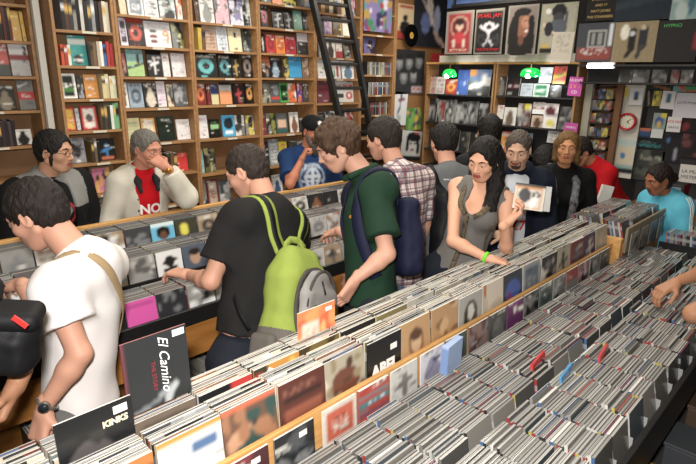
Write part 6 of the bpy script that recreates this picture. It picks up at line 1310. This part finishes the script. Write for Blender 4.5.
for q in (-1, 1): drape(p, [tt(q*.105, -.08, .46), tt(q*.10, -.01, .48), tt(q*.092, .08, .44), tt(q*.083, .14, .39), tt(q*.06, .17, .345), tt(q*.012, .17, .305)], .028, .002, TRM, 'patterned_neckline', p['root'], off=.003)
drape(p, [tt(.0, .17, .30), tt(0, .13, .1), tt(0, .13, -.02), tt(0, .13, -.12)], .026, .002, TRM, 'patterned_placket', p['root'], off=.003)
Wr = p['J']['R'][2]; dr = unit(Wr-p['J']['R'][1]); Rw = frame(unit(np.cross(dr, V3(0, 0, 1))), dr); wb = thing('wristband', 'bright green wristband on the woman\'s reaching wrist', 'wristband', tuple(Wr-dr*.005)); MB().lathe([(.027, -.008), (.0295, -.008), (.0295, .008), (.027, .008)], 24).build('band', mat('neon_green', '#6ad21e', .4), wb, True).rotation_euler = Matrix([list(r) for r in Rw]).to_euler()
sb = thing('handbag', 'small black handbag hanging at the grey tank top woman\'s side', 'bag', tuple(p['T'](-.20, .02, -.10))); S = Sdf(); o_ = np.array(sb.location); S.box(o_, V3(.07, .035, .06), p['T3'], .02, .01); solid('bag_body', S, BLK, sb, .006)
drape(p, [tt(-.17, .03, -.03), tt(-.16, .07, .1), tt(-.14, .1, .2), tt(-.13, .1, .29)], .012, .003, TRM, 'bag_strap', sb, off=.008)
# disc case held up
def held(u, v, d, yaw, tilt, art, label, name='compact_disc_case'):
    c = at_d(u, v, d); o = link(name, art_mesh(name, .142, .125, .010, art, edge='#cfccc6'), PRINT); R = Matrix.Rotation(math.radians(yaw), 4, 'Z')@Matrix.Rotation(tilt, 4, 'Y')@Matrix.Rotation(-.25, 4, 'X'); o.matrix_world = Matrix.Translation(Vector(c))@R@Matrix.Translation((0, 0, -.0625)); return tag(o, label, 'cd case')
Ah = Art('#cfc7b8', 22, 20, 5).rect(.06, .05, .9, .9, '#c8863c').rect(.1, .08, .86, .8, '#cfc6ba').ell(.35, .55, .2, .28, '#1d1a18').ell(.72, .6, .13, .14, '#3a3836').ell(.72, .62, .06, .06, '#cfc6ba').line(.6, .15, .7, .45, .08, '#f0ece4').rect(0, .9, 1, 1, '#2a2422')
held(529, 197, 2.64, -58, .08, Ah, 'cream and orange disc case held up by the grey tank top woman')
held(537, 198, 2.70, -40, .12, Art('#c9c7c2', 8, 8, 6), 'clear disc case fanned behind the held cream one')
# ---- short-haired man in the navy jacket
p = person('short-haired goateed man in navy jacket over white t-shirt', (518, 150), 3.42, 212, hyaw=200, pitch=20, lean=.02, skin=('light3', '#c09880'), hair=('old', '#3b332c', '#6a6058'), brow='#2a221c', sh=.9, beard=('#3a2e26', .002), top=('t_shirt', cloth('white_tee', '#c9cdd2', noise=.05), .012), legs='#22252c', sleeve_len=.5,
    arms={'R': dict(w=at_d(506, 248, 3.12), e=at_d(540, 262, 3.1)-at_d(515, 215, 3.3), f=unit(at_d(492, 248, 3.1)-at_d(506, 248, 3.12)), n=V3(0, 0, -1), t=-1, curl=.5)})
me = text_mesh('X7', .09, ext=0, bold=.002); decal(p, me, RED, p['T'](-.03, .25, .17), -(-p['T3'][:, 0])*-1, p['T3'][:, 2], -p['T3'][:, 1], 'shirt_print')
p['garment']('jacket', cloth('navy_jacket', '#121826', noise=.2), .032, 1.35, -.14, .085, noise=.006, open_=opn(.075))
ribbon([p['T'](-.075, .13, .40), p['T'](-.03, .145, .30), p['T'](.02, .145, .27), p['T'](.06, .13, .38)], [p['T3'][:, 1]]*4, .004, .002, BLK, 'earphone_cable', p['root'])
# ---- blond woman
def bob(S, L, s):
    for q in (-1, 1): S.cap(L(q*.072, -.02, .03), L(q*.078, -.005, -.09), .024, .022, .02)
    S.ell(L(0, -.06, -.06), V3(.07, .05, .07), None, .03)
p = person('blond woman in black top with a grey checked scarf', (567, 148), 3.80, 212, hyaw=204, pitch=4, nf=.03, lean=.04, female=True, skin=('olive', '#b07c58'), lips='#8a4840', hair=('long', '#553d22', '#8a6a3c', bob), brow='#3a2818', top=('long_sleeve_top', cloth('black_knit', '#0d0d0e'), .016), legs='#1a1a1e', girth=1.12, sh=1.08, sleeve_len=1.9, neck=.07)
S = Sdf(); t_ = p['T']
for q in (-1, 1): S.cap(t_(q*.075, -.05, .50), t_(q*.07, .07, .44), .026, .026, .02); S.cap(t_(q*.075, .11, .44), t_(q*.06, .185, .30), .026, .024, .02); S.cap(t_(q*.06, .185, .30), t_(q*.05, .17, .05), .024, .03, .02)
S.cap(t_(-.075, -.06, .50), t_(.075, -.06, .50), .026, .026, .02); SCF = mat('cloth_scarf', '#151516', .85, color2='#77777a', nscale=32)
solid('scarf', S, SCF, p['root'], .006, .002, 60)
# ---- dark figure behind the woman
person('person with dark hair behind the long-haired woman, only hair showing', (489, 131), 3.98, 40, pitch=6, lean=.03, skin=('tan', '#a5775a'), hair=('long', '#0e0b0a', '#1d1713'), top=('t_shirt', cloth('dark_tee', '#1c1c1f'), .016), legs='#1d2027')
# ---- dark-haired person stooping behind the navy jacket man
person('dark-haired person in black stooping behind the navy jacket man', (544, 163), 4.3, 200, pitch=48, lean=.22, zpel=.85, skin=('pale', '#c0917c'), hair=('thick', '#0c0a0a', '#1b1614'), top=('hoodie', cloth('soft_black', '#101012'), .03), sleeve_len=1.8, legs='#17181c', h=1.65)
# ---- red shirt person
person('person in bright red t-shirt leaning over behind the blond woman', (580, 152), 4.55, 145, pitch=35, lean=.30, skin=('tan', '#a5775a'), hair=('short', '#1a1412', '#2b201a'), top=('t_shirt', cloth('vivid_red', '#b0141c'), .02), legs='#23262c', sleeve_len=.8, zpel=.88, h=1.62,
    arms={'L': dict(w=at_d(607, 196, 4.25), e=V3(0, 0, -1), f=V3(-.2, -.2, -1), curl=.3)})
o = link('paper_bag', art_mesh('paper_bag', .09, .14, .03, Art('#cfcdc6', 6, 6)), PAPER); o.location = at_d(602, 203, 4.2); o.rotation_euler = (0, .2, -.8); tag(o, 'white paper bag held beside the red t-shirt', 'bag')
# ---- girl in the light blue jacket
def bun(S, L, s): S.ell(L(0, -.13, -.03), V3(.04, .038, .04), None, .015); S.ell(L(0, -.1, -.02), V3(.03, .04, .03), None, .02)
LB = cloth('light_blue_jersey', '#5fb4cc', noise=.1)
p = person('dark-haired girl with a bun in light blue striped track jacket', (658, 180), 3.95, 150, hyaw=146, pitch=20, lean=.05, female=True, skin=('brown', '#8f5a40'), lips='#6a3430', hair=('tied', '#17100e', '#3a2620', bun), top=('track_jacket', LB, .026, dict(neckz=.49)), legs='#1d2230', sleeve_len=1.9, zpel=.78, h=1.52, girth=1.1, neck=.056)
t_ = p['T']
Sh, E, W = p['J']['L']
for k in (-1, 0, 1):
    s_ = unit(np.cross(E-Sh, p['T3'][:, 1])); drape(p, [Sh+s_*.0+p['T3'][:, 1]*.016*k+V3(0, 0, .09)-p['T3'][:, 0]*.02, Sh-p['T3'][:, 0]*.09+p['T3'][:, 1]*.016*k+V3(0, 0, .02), (Sh+E)/2-p['T3'][:, 0]*.09+p['T3'][:, 1]*.016*k, E-p['T3'][:, 0]*.08+p['T3'][:, 1]*.016*k], .007, .001, WHITEI, 'sleeve_stripe', p['root'], off=.001)
# ---- person outside the frame at the right, arms over the bin
wR = at_z(668, 282, 1.01); 
p = person('person at the right edge with only forearms showing, reaching into the disc bin', (905, 95), 1.95, 105, pitch=20, lean=.10, skin=('tan', '#a5775a'), hair=('short', '#1a1412', '#2b201a'), top=('t_shirt', cloth('teal_tee', '#3a8a9a'), .018), legs='#151a28', legname='dark_trousers', sleeve_len=.8, pel=(2.95, -.02, .93),
    arms={'R': dict(w=at_z(679, 281, 1.05), E=at_z(716, 268, 1.16), f=unit(at_z(652, 295, .98)-at_z(679, 281, 1.05)), n=V3(0, 0, -1), t=-1, curl=.35), 'L': dict(w=at_z(735, 296, 1.06), E=at_z(694, 314, 1.10), n=V3(0, 0, -1), t=1)})
# ---- red shirt at the far right edge
person('person in red t-shirt at the right edge by the title poster', (716, 148), 4.33, 100, pitch=10, skin=('tan', '#a5775a'), hair=('short', '#1a1412', '#2b201a'), top=('t_shirt', MATS['cloth_vivid_red'], .02), legs='#23262c', sleeve_len=.8)
